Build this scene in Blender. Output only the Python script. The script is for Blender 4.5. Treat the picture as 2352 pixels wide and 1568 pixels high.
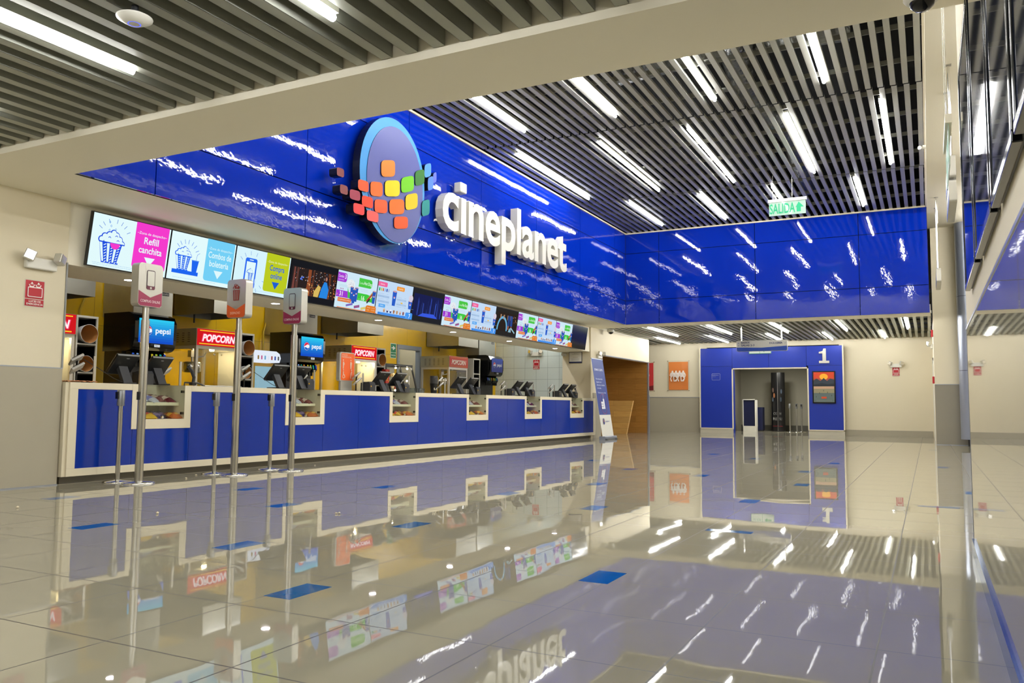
import bpy, math, random
from mathutils import Matrix, Vector
R = math.radians
for o in list(bpy.data.objects):
    bpy.data.objects.remove(o)
S = bpy.context.scene
C = S.collection
random.seed(7)

# ------------------------------------------------------------------ camera, world, exposure
cam_d = bpy.data.cameras.new('camera'); cam = bpy.data.objects.new('camera', cam_d); C.objects.link(cam)
cam_d.sensor_width = 36.0; cam_d.lens = 36.0 * 1859.24 / 2352.0; cam_d.clip_start = 0.02; cam_d.clip_end = 200
fw = Vector((0.88659272, 0.45583781, 0.07851909)); rt = Vector((0.4566836, -0.88959433, 0.00787553)); up = Vector((-0.0734401, -0.028876, 0.9968815))
cam.matrix_world = Matrix(((rt.x, up.x, -fw.x, 0.0), (rt.y, up.y, -fw.y, 0.0), (rt.z, up.z, -fw.z, 0.9021), (0, 0, 0, 1)))
S.camera = cam
w = bpy.data.worlds.new('world'); S.world = w; w.use_nodes = True
w.node_tree.nodes['Background'].inputs[0].default_value = (0.02, 0.02, 0.022, 1)
w.node_tree.nodes['Background'].inputs[1].default_value = 1.0
S.view_settings.view_transform = 'Standard'; S.view_settings.look = 'None'
S.view_settings.gamma = 1.0; S.view_settings.use_curve_mapping = False
S.view_settings.exposure = 0.0
TUBE = 84.0          # radiance of the fluorescent tubes
DOWN = 45.0          # radiance of the recessed downlights

# ------------------------------------------------------------------ materials
def srgb(h):
    if isinstance(h, str):
        c = [int(h[i:i+2], 16) / 255 for i in (0, 2, 4)]
        return tuple([(x / 12.92 if x <= 0.04045 else ((x + 0.055) / 1.055) ** 2.4) for x in c]) + (1,)
    return tuple(h) + (1,) if len(h) == 3 else tuple(h)
MATS = {}
def mat(name, col, rough=0.5, metal=0.0, coat=0.0, bump=0.0, bscale=40.0, bdist=0.01, vary=0.0, vscale=3.0, spec=0.5, alpha=1.0, trans=0.0, ior=1.45, aniso=0.0):
    if name in MATS: return MATS[name]
    m = bpy.data.materials.new(name); m.use_nodes = True; MATS[name] = m
    nt = m.node_tree; b = nt.nodes['Principled BSDF']; c = srgb(col)
    b.inputs['Base Color'].default_value = c; b.inputs['Roughness'].default_value = rough
    b.inputs['Metallic'].default_value = metal; b.inputs['Coat Weight'].default_value = coat; b.inputs['Coat Roughness'].default_value = 0.03
    b.inputs['Specular IOR Level'].default_value = spec; b.inputs['IOR'].default_value = ior
    b.inputs['Transmission Weight'].default_value = trans; b.inputs['Alpha'].default_value = alpha
    b.inputs['Anisotropic'].default_value = aniso
    if vary or bump:
        tc = nt.nodes.new('ShaderNodeTexCoord')
    if vary:
        n = nt.nodes.new('ShaderNodeTexNoise'); n.inputs['Scale'].default_value = vscale; n.inputs['Detail'].default_value = 4
        nt.links.new(tc.outputs['Object'], n.inputs['Vector'])
        mx = nt.nodes.new('ShaderNodeMix'); mx.data_type = 'RGBA'
        mx.inputs[6].default_value = tuple(x * (1 - vary) for x in c[:3]) + (1,); mx.inputs[7].default_value = tuple(min(1, x * (1 + vary)) for x in c[:3]) + (1,)
        nt.links.new(n.outputs['Fac'], mx.inputs[0]); nt.links.new(mx.outputs[2], b.inputs['Base Color'])
    if bump:
        n = nt.nodes.new('ShaderNodeTexNoise'); n.inputs['Scale'].default_value = bscale; n.inputs['Detail'].default_value = 2
        nt.links.new(tc.outputs['Object'], n.inputs['Vector'])
        bp = nt.nodes.new('ShaderNodeBump'); bp.inputs['Strength'].default_value = bump; bp.inputs['Distance'].default_value = bdist
        nt.links.new(n.outputs['Fac'], bp.inputs['Height']); nt.links.new(bp.outputs['Normal'], b.inputs['Normal'])
        if coat: nt.links.new(bp.outputs['Normal'], b.inputs['Coat Normal'])
    return m
def emi(name, col, strength=1.0):
    if name in MATS: return MATS[name]
    m = bpy.data.materials.new(name); m.use_nodes = True; MATS[name] = m
    nt = m.node_tree; nt.nodes.remove(nt.nodes['Principled BSDF'])
    e = nt.nodes.new('ShaderNodeEmission'); e.inputs[0].default_value = srgb(col); e.inputs[1].default_value = strength
    nt.links.new(e.outputs[0], nt.nodes['Material Output'].inputs[0])
    return m
def lit(h, k=1.0):                # colour shown by a lit display
    return emi('lit_%s_%g' % (h, k), h, k)
def pc(h):                        # printed or painted colour
    return mat('print_' + h, h, 0.45)
def glass(name='clear_glass', tint='ffffff', mixv=0.1):
    if name in MATS: return MATS[name]
    m = bpy.data.materials.new(name); m.use_nodes = True; MATS[name] = m
    nt = m.node_tree; nt.nodes.remove(nt.nodes['Principled BSDF'])
    t = nt.nodes.new('ShaderNodeBsdfTransparent'); t.inputs[0].default_value = srgb(tint)
    g = nt.nodes.new('ShaderNodeBsdfGlossy'); g.inputs[1].default_value = 0.02
    fr = nt.nodes.new('ShaderNodeFresnel'); fr.inputs[0].default_value = 1.45
    mx = nt.nodes.new('ShaderNodeMixShader')
    ge = nt.nodes.new('ShaderNodeNewGeometry'); ma = nt.nodes.new('ShaderNodeMath'); ma.operation = 'MULTIPLY_ADD'; ma.inputs[1].default_value = -2.0; ma.inputs[2].default_value = 1.0
    pw = nt.nodes.new('ShaderNodeMath'); pw.operation = 'POWER'; pw.inputs[0].default_value = 1.45
    nt.links.new(ge.outputs['Backfacing'], ma.inputs[0]); nt.links.new(ma.outputs[0], pw.inputs[1]); nt.links.new(pw.outputs[0], fr.inputs[0])
    nt.links.new(fr.outputs[0], mx.inputs[0]); nt.links.new(t.outputs[0], mx.inputs[1]); nt.links.new(g.outputs[0], mx.inputs[2])
    nt.links.new(mx.outputs[0], nt.nodes['Material Output'].inputs[0])
    return m

CREAM = mat('cream_paint', 'd6ccb2', 0.6, bump=0.05, bscale=120, bdist=0.002, vary=0.02, vscale=0.8)
SOFFIT = mat('soffit_paint', 'f0ead8', 0.7, vary=0.02, vscale=0.6)
GREYP = mat('grey_wainscot_laminate', 'a39c8b', 0.16, vary=0.04, vscale=1.5, bump=0.03, bscale=3, bdist=0.01)
GLOSSG = mat('polished_grey_panel', '9a9588', 0.02, vary=0.03, vscale=1.0, bump=0.01, bscale=2.5, bdist=0.004, spec=0.7)
BLUE = mat('blue_counter_laminate', '062c90', 0.12, bump=0.06, bscale=5, bdist=0.01, vary=0.05, vscale=2)
WHITE = mat('cream_laminate', 'dcd2b8', 0.35)
STEEL = mat('brushed_steel', 'b4b2ac', 0.28, 1.0, bump=0.05, bscale=80, bdist=0.001, vary=0.04)
HOODST = mat('stainless_sheet', 'a9a9a4', 0.33, 0.9, bump=0.1, bscale=4, bdist=0.01, vary=0.08, vscale=4)
CHROME = mat('chrome', 'd8d6d0', 0.12, 1.0)
BLACK = mat('black_plastic', '0b0b0d', 0.35)
BLACKG = mat('black_gloss', '060709', 0.12)
CHAR = mat('charcoal_plastic', '2c2d30', 0.42)
GREYM = mat('grey_plastic', '8c8d8e', 0.4)
DARK = mat('dark_void', '030304', 0.9)
PLEN = mat('dark_plenum', '101112', 0.9)
YEL = mat('yellow_wall_panel', 'e0b400', 0.3, vary=0.04, vscale=1.0)
WHITEP = mat('white_plastic', 'd8d6cd', 0.4)
RED = mat('red_sign', 'b8202c', 0.4)
ALU = mat('anodised_aluminium', '9aa0ad', 0.3, 0.6)
SLAT = mat('galvanised_slat', 'b6b6ac', 0.36, 0.5, bump=0.08, bscale=6, bdist=0.004, vary=0.08, vscale=2)
SLATN = mat('painted_slat', '9a9c90', 0.45, 0.3, vary=0.05, vscale=2)
TUBEM = emi('tube_light', (1.0, 1.0, 0.985), TUBE)
DOWNM = emi('downlight_lens', (1.0, 0.93, 0.98), DOWN)
GLASS = glass()
GLASSG = glass('green_tint_glass', 'f8fcf9')

def fascia_mat():
    m = mat('blue_fascia_panel', '032290', 0.025, coat=0.25, spec=0.35)
    nt = m.node_tree; b = nt.nodes['Principled BSDF']
    tc = nt.nodes.new('ShaderNodeTexCoord')
    n1 = nt.nodes.new('ShaderNodeTexNoise'); n1.inputs['Scale'].default_value = 14; n1.inputs['Detail'].default_value = 1.5
    n2 = nt.nodes.new('ShaderNodeTexNoise'); n2.inputs['Scale'].default_value = 1.3; n2.inputs['Detail'].default_value = 1
    nt.links.new(tc.outputs['Object'], n1.inputs[0]); nt.links.new(tc.outputs['Object'], n2.inputs[0])
    b1 = nt.nodes.new('ShaderNodeBump'); b1.inputs['Strength'].default_value = 0.09; b1.inputs['Distance'].default_value = 0.006
    b2 = nt.nodes.new('ShaderNodeBump'); b2.inputs['Strength'].default_value = 0.28; b2.inputs['Distance'].default_value = 0.02
    nt.links.new(n1.outputs[0], b1.inputs['Height']); nt.links.new(n2.outputs[0], b2.inputs['Height'])
    nt.links.new(b1.outputs[0], b2.inputs['Normal'])
    nt.links.new(b2.outputs[0], b.inputs['Normal']); nt.links.new(b2.outputs[0], b.inputs['Coat Normal'])
    return m
FASC = fascia_mat()

def floor_mat():
    m = bpy.data.materials.new('polished_porcelain_floor'); m.use_nodes = True
    nt = m.node_tree; b = nt.nodes['Principled BSDF']; b.inputs['IOR'].default_value = 1.42
    geo = nt.nodes.new('ShaderNodeNewGeometry'); sep = nt.nodes.new('ShaderNodeSeparateXYZ'); nt.links.new(geo.outputs['Position'], sep.inputs[0])
    def M(op, a, bb=None, c=None):
        n = nt.nodes.new('ShaderNodeMath'); n.operation = op
        for i, v in enumerate((a, bb, c)):
            if v is None: continue
            if isinstance(v, (int, float)): n.inputs[i].default_value = v
            else: nt.links.new(v, n.inputs[i])
        return n.outputs[0]
    def lines(sock, off, pitch):
        f = M('FRACT', M('DIVIDE', M('SUBTRACT', sock, off), pitch))
        d = M('MINIMUM', f, M('SUBTRACT', 1.0, f))
        return M('LESS_THAN', d, 0.0055)
    gx = lines(sep.outputs[0], 2.10, 0.65); gy = lines(sep.outputs[1], 0.20, 0.65)
    g = M('MAXIMUM', gx, gy)
    ns = nt.nodes.new('ShaderNodeTexNoise'); ns.inputs['Scale'].default_value = 1.6; ns.inputs['Detail'].default_value = 5; nt.links.new(geo.outputs['Position'], ns.inputs[0])
    mx = nt.nodes.new('ShaderNodeMix'); mx.data_type = 'RGBA'; mx.inputs[6].default_value = srgb('9a9480'); mx.inputs[7].default_value = srgb('a39d89')
    nt.links.new(ns.outputs['Fac'], mx.inputs[0])
    m2 = nt.nodes.new('ShaderNodeMix'); m2.data_type = 'RGBA'; m2.inputs[7].default_value = srgb('57524a')
    nt.links.new(g, m2.inputs[0]); nt.links.new(mx.outputs[2], m2.inputs[6]); nt.links.new(m2.outputs[2], b.inputs['Base Color'])
    # smudges left by foot traffic make the polish slightly uneven
    rs = nt.nodes.new('ShaderNodeTexNoise'); rs.inputs['Scale'].default_value = 0.7; rs.inputs['Detail'].default_value = 6; nt.links.new(geo.outputs['Position'], rs.inputs[0])
    nt.links.new(M('MAXIMUM', M('MULTIPLY_ADD', rs.outputs['Fac'], 0.03, 0.005), M('MULTIPLY', g, 0.5)), b.inputs['Roughness'])
    # every tile sits a hair out of level, and its surface is faintly wavy
    wn = nt.nodes.new('ShaderNodeTexNoise'); wn.inputs['Scale'].default_value = 2.2; wn.inputs['Detail'].default_value = 1; nt.links.new(geo.outputs['Position'], wn.inputs[0])
    bp = nt.nodes.new('ShaderNodeBump'); bp.inputs['Strength'].default_value = 0.13; bp.inputs['Distance'].default_value = 0.006
    nt.links.new(wn.outputs['Fac'], bp.inputs['Height'])
    nt.links.new(bp.outputs['Normal'], b.inputs['Normal'])
    return m

def tile_mat(name, col, grout, pu, pz, axis, ou=0.0, oz=0.0, rough=0.12, gw=0.006, brick=False, vary=0.03, grain=None):
    """wall tiles or boards laid out in world metres; axis is the horizontal world axis index"""
    m = bpy.data.materials.new(name); m.use_nodes = True; MATS[name] = m
    nt = m.node_tree; b = nt.nodes['Principled BSDF']; b.inputs['Roughness'].default_value = rough
    geo = nt.nodes.new('ShaderNodeNewGeometry'); sep = nt.nodes.new('ShaderNodeSeparateXYZ'); nt.links.new(geo.outputs['Position'], sep.inputs[0])
    cmb = nt.nodes.new('ShaderNodeCombineXYZ')
    def add(s, v):
        n = nt.nodes.new('ShaderNodeMath'); n.operation = 'ADD'; nt.links.new(s, n.inputs[0]); n.inputs[1].default_value = v; return n.outputs[0]
    nt.links.new(add(sep.outputs[axis], ou), cmb.inputs[0]); nt.links.new(add(sep.outputs[2], oz), cmb.inputs[1])
    br = nt.nodes.new('ShaderNodeTexBrick'); br.offset = 0.5 if brick else 0.0; br.inputs['Scale'].default_value = 1.0
    c = srgb(col)
    br.inputs['Color1'].default_value = tuple(x * (1 - vary) for x in c[:3]) + (1,); br.inputs['Color2'].default_value = tuple(min(1, x * (1 + vary)) for x in c[:3]) + (1,)
    br.inputs['Mortar'].default_value = srgb(grout); br.inputs['Mortar Size'].default_value = gw
    br.inputs['Brick Width'].default_value = pu; br.inputs['Row Height'].default_value = pz
    nt.links.new(cmb.outputs[0], br.inputs['Vector'])
    out = br.outputs['Color']
    if grain:
        mp = nt.nodes.new('ShaderNodeMapping'); mp.inputs['Scale'].default_value = (2.0, 22.0, 1); nt.links.new(cmb.outputs[0], mp.inputs[0])
        n = nt.nodes.new('ShaderNodeTexNoise'); n.inputs['Scale'].default_value = 1.6; n.inputs['Detail'].default_value = 5; nt.links.new(mp.outputs[0], n.inputs[0])
        mx = nt.nodes.new('ShaderNodeMix'); mx.data_type = 'RGBA'; mx.blend_type = 'MULTIPLY'; mx.inputs[0].default_value = 0.8
        rp = nt.nodes.new('ShaderNodeMix'); rp.data_type = 'RGBA'; rp.inputs[6].default_value = srgb(grain); rp.inputs[7].default_value = (1, 1, 1, 1); nt.links.new(n.outputs['Fac'], rp.inputs[0])
        nt.links.new(out, mx.inputs[6]); nt.links.new(rp.outputs[2], mx.inputs[7]); out = mx.outputs[2]
    nt.links.new(out, b.inputs['Base Color'])
    return m

# ------------------------------------------------------------------ mesh helpers
class MB:
    def __init__(s): s.v = []; s.f = []; s.m = []; s.sm = []
    def add(s, vs, fs, m=0, smooth=False):
        n = len(s.v); s.v += [tuple(v) for v in vs]
        for f in fs: s.f.append([n + i for i in f]); s.m.append(m); s.sm.append(smooth)
        return s
    def box(s, x0, x1, y0, y1, z0, z1, m=0):
        x0, x1 = sorted((x0, x1)); y0, y1 = sorted((y0, y1)); z0, z1 = sorted((z0, z1))
        v = [(x0, y0, z0), (x1, y0, z0), (x1, y1, z0), (x0, y1, z0), (x0, y0, z1), (x1, y0, z1), (x1, y1, z1), (x0, y1, z1)]
        return s.add(v, [(3, 2, 1, 0), (4, 5, 6, 7), (0, 1, 5, 4), (1, 2, 6, 5), (2, 3, 7, 6), (3, 0, 4, 7)], m)
    def prism(s, poly, axis, d0, d1, m=0, smooth=False):
        """poly in the two other axes (in order x,y,z without axis), extruded along axis"""
        def P(a, b, d): return {0: (d, a, b), 1: (a, d, b), 2: (a, b, d)}[axis]
        n = len(poly); v = [P(a, b, d0) for a, b in poly] + [P(a, b, d1) for a, b in poly]
        return s.add(v, [tuple(range(n))[::-1], tuple(range(n, 2 * n))], m).add(v, [(i, (i + 1) % n, n + (i + 1) % n, n + i) for i in range(n)], m, smooth)
    def tube(s, pts, r, m=0, n=10, r2=None, cap=True):
        pts = [Vector(p) for p in pts]; rings = []
        for i, p in enumerate(pts):
            d = (pts[min(i + 1, len(pts) - 1)] - pts[max(i - 1, 0)]).normalized()
            a = d.orthogonal().normalized() if i == 0 else (prev - d * prev.dot(d)).normalized()
            prev = a; b = d.cross(a); rr = r if r2 is None else r + (r2 - r) * i / (len(pts) - 1)
            rings.append([p + (a * math.cos(2 * math.pi * k / n) + b * math.sin(2 * math.pi * k / n)) * rr for k in range(n)])
        v = [q for rg in rings for q in rg]; f = []
        for i in range(len(pts) - 1):
            for k in range(n): f.append((i * n + k, i * n + (k + 1) % n, (i + 1) * n + (k + 1) % n, (i + 1) * n + k))
        s.add(v, f, m, True)
        if cap: s.add(rings[0], [tuple(range(n))[::-1]], m); s.add(rings[-1], [tuple(range(n))], m)
        return s
    def lathe(s, prof, cx=0, cy=0, m=0, n=24, smooth=True, cap=True):
        """prof = [(r, z), ...] about a vertical axis"""
        v = []; f = []
        for r, z in prof:
            for k in range(n): a = 2 * math.pi * k / n; v.append((cx + r * math.cos(a), cy + r * math.sin(a), z))
        for i in range(len(prof) - 1):
            for k in range(n): f.append((i * n + k, i * n + (k + 1) % n, (i + 1) * n + (k + 1) % n, (i + 1) * n + k))
        s.add(v, f, m, smooth)
        L = len(prof) - 1
        if not cap: return s
        if prof[0][0] > 1e-4: s.add(v[:n], [tuple(range(n))[::-1]], m)
        if prof[L][0] > 1e-4: s.add(v[L * n:], [tuple(range(n))], m)
        return s
    def xf(s, M4):
        s.v = [tuple(M4 @ Vector(v)) for v in s.v]; return s
    def build(s, name, mats, parent=None, bevel=0, loc=None):
        me = bpy.data.meshes.new(name); me.from_pydata(s.v, [], s.f)
        if not isinstance(mats, (list, tuple)): mats = [mats]
        for mm in mats: me.materials.append(mm)
        me.polygons.foreach_set('material_index', s.m); me.polygons.foreach_set('use_smooth', s.sm)
        me.validate(); me.update()
        o = bpy.data.objects.new(name, me); C.objects.link(o)
        if parent: o.parent = parent
        if loc: o.location = loc
        if bevel:
            b = o.modifiers.new('bevel', 'BEVEL'); b.width = bevel; b.segments = 2; b.limit_method = 'ANGLE'; b.angle_limit = R(50)
        return o
def tag(o, label=None, cat=None, group=None, kind=None):
    if label: o['label'] = label
    if cat: o['category'] = cat
    if group: o['group'] = group
    if kind: o['kind'] = kind
    return o
def empty(name, loc=(0, 0, 0), label=None, cat=None, group=None, rz=0.0):
    o = bpy.data.objects.new(name, None); C.objects.link(o); o.location = loc; o.rotation_euler = (0, 0, rz); o.empty_display_size = 0.1
    return tag(o, label, cat, group)
def struct(name, mb, mats, **k):
    return tag(mb.build(name, mats, **k), kind='structure')
def copy_tree(o, parent=None):
    c = o.copy(); C.objects.link(c); c.parent = parent
    for ch in list(o.children): copy_tree(ch, c)
    return c
def place(proto, loc, label, rz=None, group=None, first=[set()]):
    """the first time use the prototype itself, then copies of it and its parts"""
    o = proto if proto.name not in first[0] else copy_tree(proto)
    first[0].add(proto.name); o.location = loc
    if rz is not None: o.rotation_euler = (0, 0, rz)
    o['label'] = label
    if group: o['group'] = group
    return o

# facing matrices: local x = right, y = up, z = towards the viewer
def face_hall(x, y, z, tilt=0.0):      # on the left side, looking towards -Y
    return Matrix(((1, 0, 0, x), (0, 0, -1, y), (0, 1, 0, z), (0, 0, 0, 1))) @ Matrix.Rotation(tilt, 4, 'X')
def face_cam(x, y, z):                 # at the far end, looking towards -X
    return Matrix(((0, 0, -1, x), (-1, 0, 0, y), (0, 1, 0, z), (0, 0, 0, 1)))
def face_left(x, y, z):                # on the right side, looking towards +Y
    return Matrix(((-1, 0, 0, x), (0, 0, 1, y), (0, 1, 0, z), (0, 0, 0, 1)))

def rrect(x0, y0, x1, y1, r, n=5):
    """rounded rectangle; r one radius or four (bl, br, tr, tl)"""
    if not isinstance(r, (tuple, list)): r = (r,) * 4
    out = []
    for (cx, cy, a0, rr) in ((x0, y0, 180, r[0]), (x1, y0, 270, r[1]), (x1, y1, 0, r[2]), (x0, y1, 90, r[3])):
        if rr < 1e-5: out.append((cx, cy)); continue
        ox = cx + (rr if cx == x0 else -rr); oy = cy + (rr if cy == y0 else -rr)
        for k in range(n + 1):
            a = R(a0 + 90 * k / n); out.append((ox + rr * math.cos(a), oy + rr * math.sin(a)))
    return out
_tc = {}
def text_mesh(s, bold=0.0, ext=0.0, bev=0.0, shear=0.0, space=1.0):
    key = (s, bold, ext, bev, shear, space)
    if key in _tc: return _tc[key]
    cu = bpy.data.curves.new('t', 'FONT'); cu.body = s; cu.size = 1.0; cu.offset = bold; cu.extrude = ext; cu.bevel_depth = bev; cu.shear = shear
    cu.space_character = space; cu.resolution_u = 4; cu.fill_mode = 'FRONT' if ext == 0 and bev == 0 else 'BOTH'
    o = bpy.data.objects.new('t', cu); C.objects.link(o)
    dg = bpy.context.evaluated_depsgraph_get(); dg.update()
    me = bpy.data.meshes.new_from_object(o.evaluated_get(dg), depsgraph=dg)
    vs = [tuple(v.co) for v in me.vertices]; fs = [tuple(p.vertices) for p in me.polygons]
    bpy.data.objects.remove(o); bpy.data.curves.remove(cu); bpy.data.meshes.remove(me)
    _tc[key] = (vs, fs); return _tc[key]
class Art:
    """flat artwork: coloured shapes laid on one another in a plane, built as one mesh"""
    def __init__(s, matf, step=0.0006): s.mb = MB(); s.mats = []; s.matf = matf; s.z = 0.0; s.step = step
    def mi(s, c):
        m = c if not isinstance(c, str) else s.matf(c)
        if m not in s.mats: s.mats.append(m)
        return s.mats.index(m)
    def poly(s, pts, c):
        s.z += s.step; s.mb.add([(x, y, s.z) for x, y in pts], [tuple(range(len(pts)))], s.mi(c)); return s
    def rect(s, x0, y0, x1, y1, c, r=0): return s.poly(rrect(x0, y0, x1, y1, r), c)
    def oval(s, cx, cy, rx, ry, c, n=20): return s.poly([(cx + rx * math.cos(2 * math.pi * k / n), cy + ry * math.sin(2 * math.pi * k / n)) for k in range(n)], c)
    def line(s, pts, wd, c):
        m = s.mi(c); s.z += s.step
        for (x0, y0), (x1, y1) in zip(pts, pts[1:]):
            L = math.hypot(x1 - x0, y1 - y0) or 1; nx, ny = -(y1 - y0) / L * wd / 2, (x1 - x0) / L * wd / 2
            ex, ey = (x1 - x0) / L * wd * 0.3, (y1 - y0) / L * wd * 0.3
            s.mb.add([(x0 - nx - ex, y0 - ny - ey, s.z), (x1 - nx + ex, y1 - ny + ey, s.z), (x1 + nx + ex, y1 + ny + ey, s.z), (x0 + nx - ex, y0 + ny - ey, s.z)], [(0, 1, 2, 3)], m)
        return s
    def text(s, t, cx, cy, h, c, align='c', bold=0.0, wid=None, shear=0.0):
        """cy = baseline; h = capital height"""
        vs, fs = text_mesh(t, bold, 0, 0, shear)
        if not vs: return s
        x0 = min(v[0] for v in vs); x1 = max(v[0] for v in vs); k = h / 0.70
        kx = k if wid is None else wid / (x1 - x0)
        W_ = (x1 - x0) * kx; ox = {'c': cx - W_ / 2, 'l': cx, 'r': cx - W_}[align]
        s.z += s.step
        s.mb.add([((v[0] - x0) * kx + ox, v[1] * k + cy, s.z) for v in vs], fs, s.mi(c)); return s
    def build(s, name, M4, parent=None):
        s.mb.xf(M4); return s.mb.build(name, s.mats, parent)

# ------------------------------------------------------------------ main dimensions (metres; X runs along the counter, Y to the left, Z up)
YW, YC, YF, YR = 8.46, 8.38, 7.35, -0.23
ZS, ZH = 3.132, 5.663
UB, UF, UN = 4.966, 21.11, 4.257
UJ, UE = 5.65, 21.33            # kitchen opening

# ================================================================== SETTING
fm = MB().add([(-6, -6, 0), (36, -6, 0), (36, 12.2, 0), (-6, 12.2, 0)], [(0, 1, 2, 3)])
INLAY = [(4.11, 1.56), (3.08, 2.73), (3.87, 3.93), (5.15, 3.48), (8.07, 1.56), (3.94, 5.44), (5.56, 5.14), (6.41, 6.40), (7.34, 5.32), (7.45, 3.87), (6.82, 2.67), (8.90, 3.46),
         (11.24, 3.85), (12.70, 4.97), (10.70, 2.69), (10.09, 1.35), (12.16, 1.58), (14.23, 1.39), (14.73, 2.74), (20.1, -0.05), (14.25, -0.16), (10.09, -0.40), (15.62, 3.68), (4.93, 7.30)]
for x, y in INLAY: fm.box(x - .15, x + .15, y - .08, y + .08, -.02, .0008, 1)
for x, y, ln in ((6.05, 1.32, .33), (8.51, -.05, .34)): fm.box(x - .05, x + .05, y - ln / 2, y + ln / 2, -.02, .0008, 1)
struct('floor', fm, [floor_mat(), mat('blue_floor_inlay', '0f5c9a', 0.06)])

# --- left wall with grey wainscot
wl = struct('wall_left', MB().box(-6, UJ, YW, YW + .15, 0, ZS), CREAM)
MB().box(-6, UJ - .004, YW - .012, YW, 0.012, 1.262).build('wainscot', GREYP, wl)
MB().box(-6, UJ, YW - .014, YW, 1.262, 1.274).box(-6, UJ, YW - .018, YW, 0, .012).build('metal_strip', ALU, wl)
MB().box(UJ - .014, UJ + .003, YW - .012, YW + .15, 1.274, 2.44).build('corner_guard', GREYM, wl)
struct('wall_header', MB().box(UJ, UE, YW + .04, 9.40, 2.43, ZS), SOFFIT)
# --- beams, soffits
struct('ceiling_beam', MB().box(UN, UB, -6, 8.62, ZS, 5.9), SOFFIT)
sof = MB().box(UB, UF + .85, YF + .06, 8.62, ZS, ZS + .2).box(UF + .03, UF + .85, -.10, YF + .06, ZS, ZS + .2).box(UF + .85, 26.7, 8.46, 8.62, ZS, ZS + .2)
struct('ceiling_soffit', sof, SOFFIT)
struct('ceiling_right_soffit', MB().box(UB, 36, -6, -.085, 5.5, 5.72), SOFFIT)
# --- glossy blue fascia: large panels with dark joints
def panels(mb, us, zs, plane, axis, th=.03, gap=.007, m=0):
    for a, b in zip(us, us[1:]):
        for c, d in zip(zs, zs[1:]):
            if axis == 0: mb.box(a + gap, b - gap, plane, plane + th, c + gap, d - gap, m)
            else: mb.box(plane, plane + th, a + gap, b - gap, c + gap, d - gap, m)
ZP = [ZS - .004, 3.79, 5.09, ZH]
f1 = MB(); panels(f1, [UB, 5.86, 8.22, 10.6, 12.99, 15.4, 17.83, 20.25, UF], ZP, YF, 0); f1.box(UB, UF, YF + .03, YF + .09, ZS + .002, 5.9, 1)
struct('wall_left_fascia', f1, [FASC, DARK])
f2 = MB(); panels(f2, [-.085, 1.406, 3.861, 6.398, YF], ZP, UF, 1); f2.box(UF + .03, UF + .1, -.085, YF, ZS + .002, 5.9, 1)
struct('wall_far_fascia', f2, [FASC, DARK])
struct('trim_1', MB().box(UB, UF, YF - .03, YF, ZH - .035, ZH).box(UF - .03, UF, -.085, YF, ZH - .035, ZH).box(UB, UF, -.085, -.055, ZH - .035, ZH), WHITE)
# --- slatted metal ceilings
def slats(name, x0, x1, y0, y1, z, pitch, wd, joints, material, hgt=.09, runner=1.16, closed=False):
    mb = MB(); t = .002; js = [x0] + [j for j in joints if x0 < j < x1] + [x1]
    n = int((y1 - y0 - wd) / pitch) + 1
    for i in range(n):
        y = y0 + .02 + i * pitch; dz = random.uniform(-.002, .002)
        for k, (a, b) in enumerate(zip(js, js[1:])):
            a2 = a + (.02 if k else 0); b2 = b - (.02 if k < len(js) - 2 else 0); oy = (0.0, .012)[k % 2]
            mb.box(a2, b2, y + oy, y + oy + wd, z + dz, z + dz + t).box(a2, b2, y + oy, y + oy + t, z + dz, z + dz + hgt).box(a2, b2, y + oy + wd - t, y + oy + wd, z + dz, z + dz + hgt)
    x = x0 + .45
    while x < x1:
        mb.box(x, x + .014, y0, y1, z + hgt, z + hgt + .003).box(x, x + .003, y0, y1, z + hgt, z + hgt + .07); x += runner
    return struct(name, mb, material)
slats('ceiling_high', UB, UF - .03, -.07, YF - .02, ZH, .168, .078, [8.27, 12.92, 17.52], SLAT, hgt=.045, runner=1.13)
slats('ceiling_near', -6, UN - .01, -.22, YW, ZS + .055, .205, .085, [-1.2], SLATN, hgt=.11)
slats('ceiling_far', UF + .85, 28.78, -.13, YW - .005, ZS + .03, .168, .075, [26.5], SLATN)
slats('ceiling_corridor', 26.72, 28.78, YW + .17, 11.9, ZS + .03, .168, .075, [], SLATN)
struct('ceiling_plenum', MB().box(UB, UF + .3, -.3, 8.6, 6.9, 7.0).box(UF + .1, UF + .2, -.3, 8.6, 5.7, 7).box(UB, UF, YF + .09, YF + .2, 5.7, 7).box(UB, UF, -.3, -.2, 5.72, 7).box(UB - .1, UB, -.3, 8.6, 5.7, 7)
       .box(-6, UN, -.6, 8.6, 3.75, 3.85).box(UF + .85, 29, -.14, 12, 3.7, 3.8).box(UF + .1, UF + .85, -.09, 8.6, 3.7, 3.8), PLEN)
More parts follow.
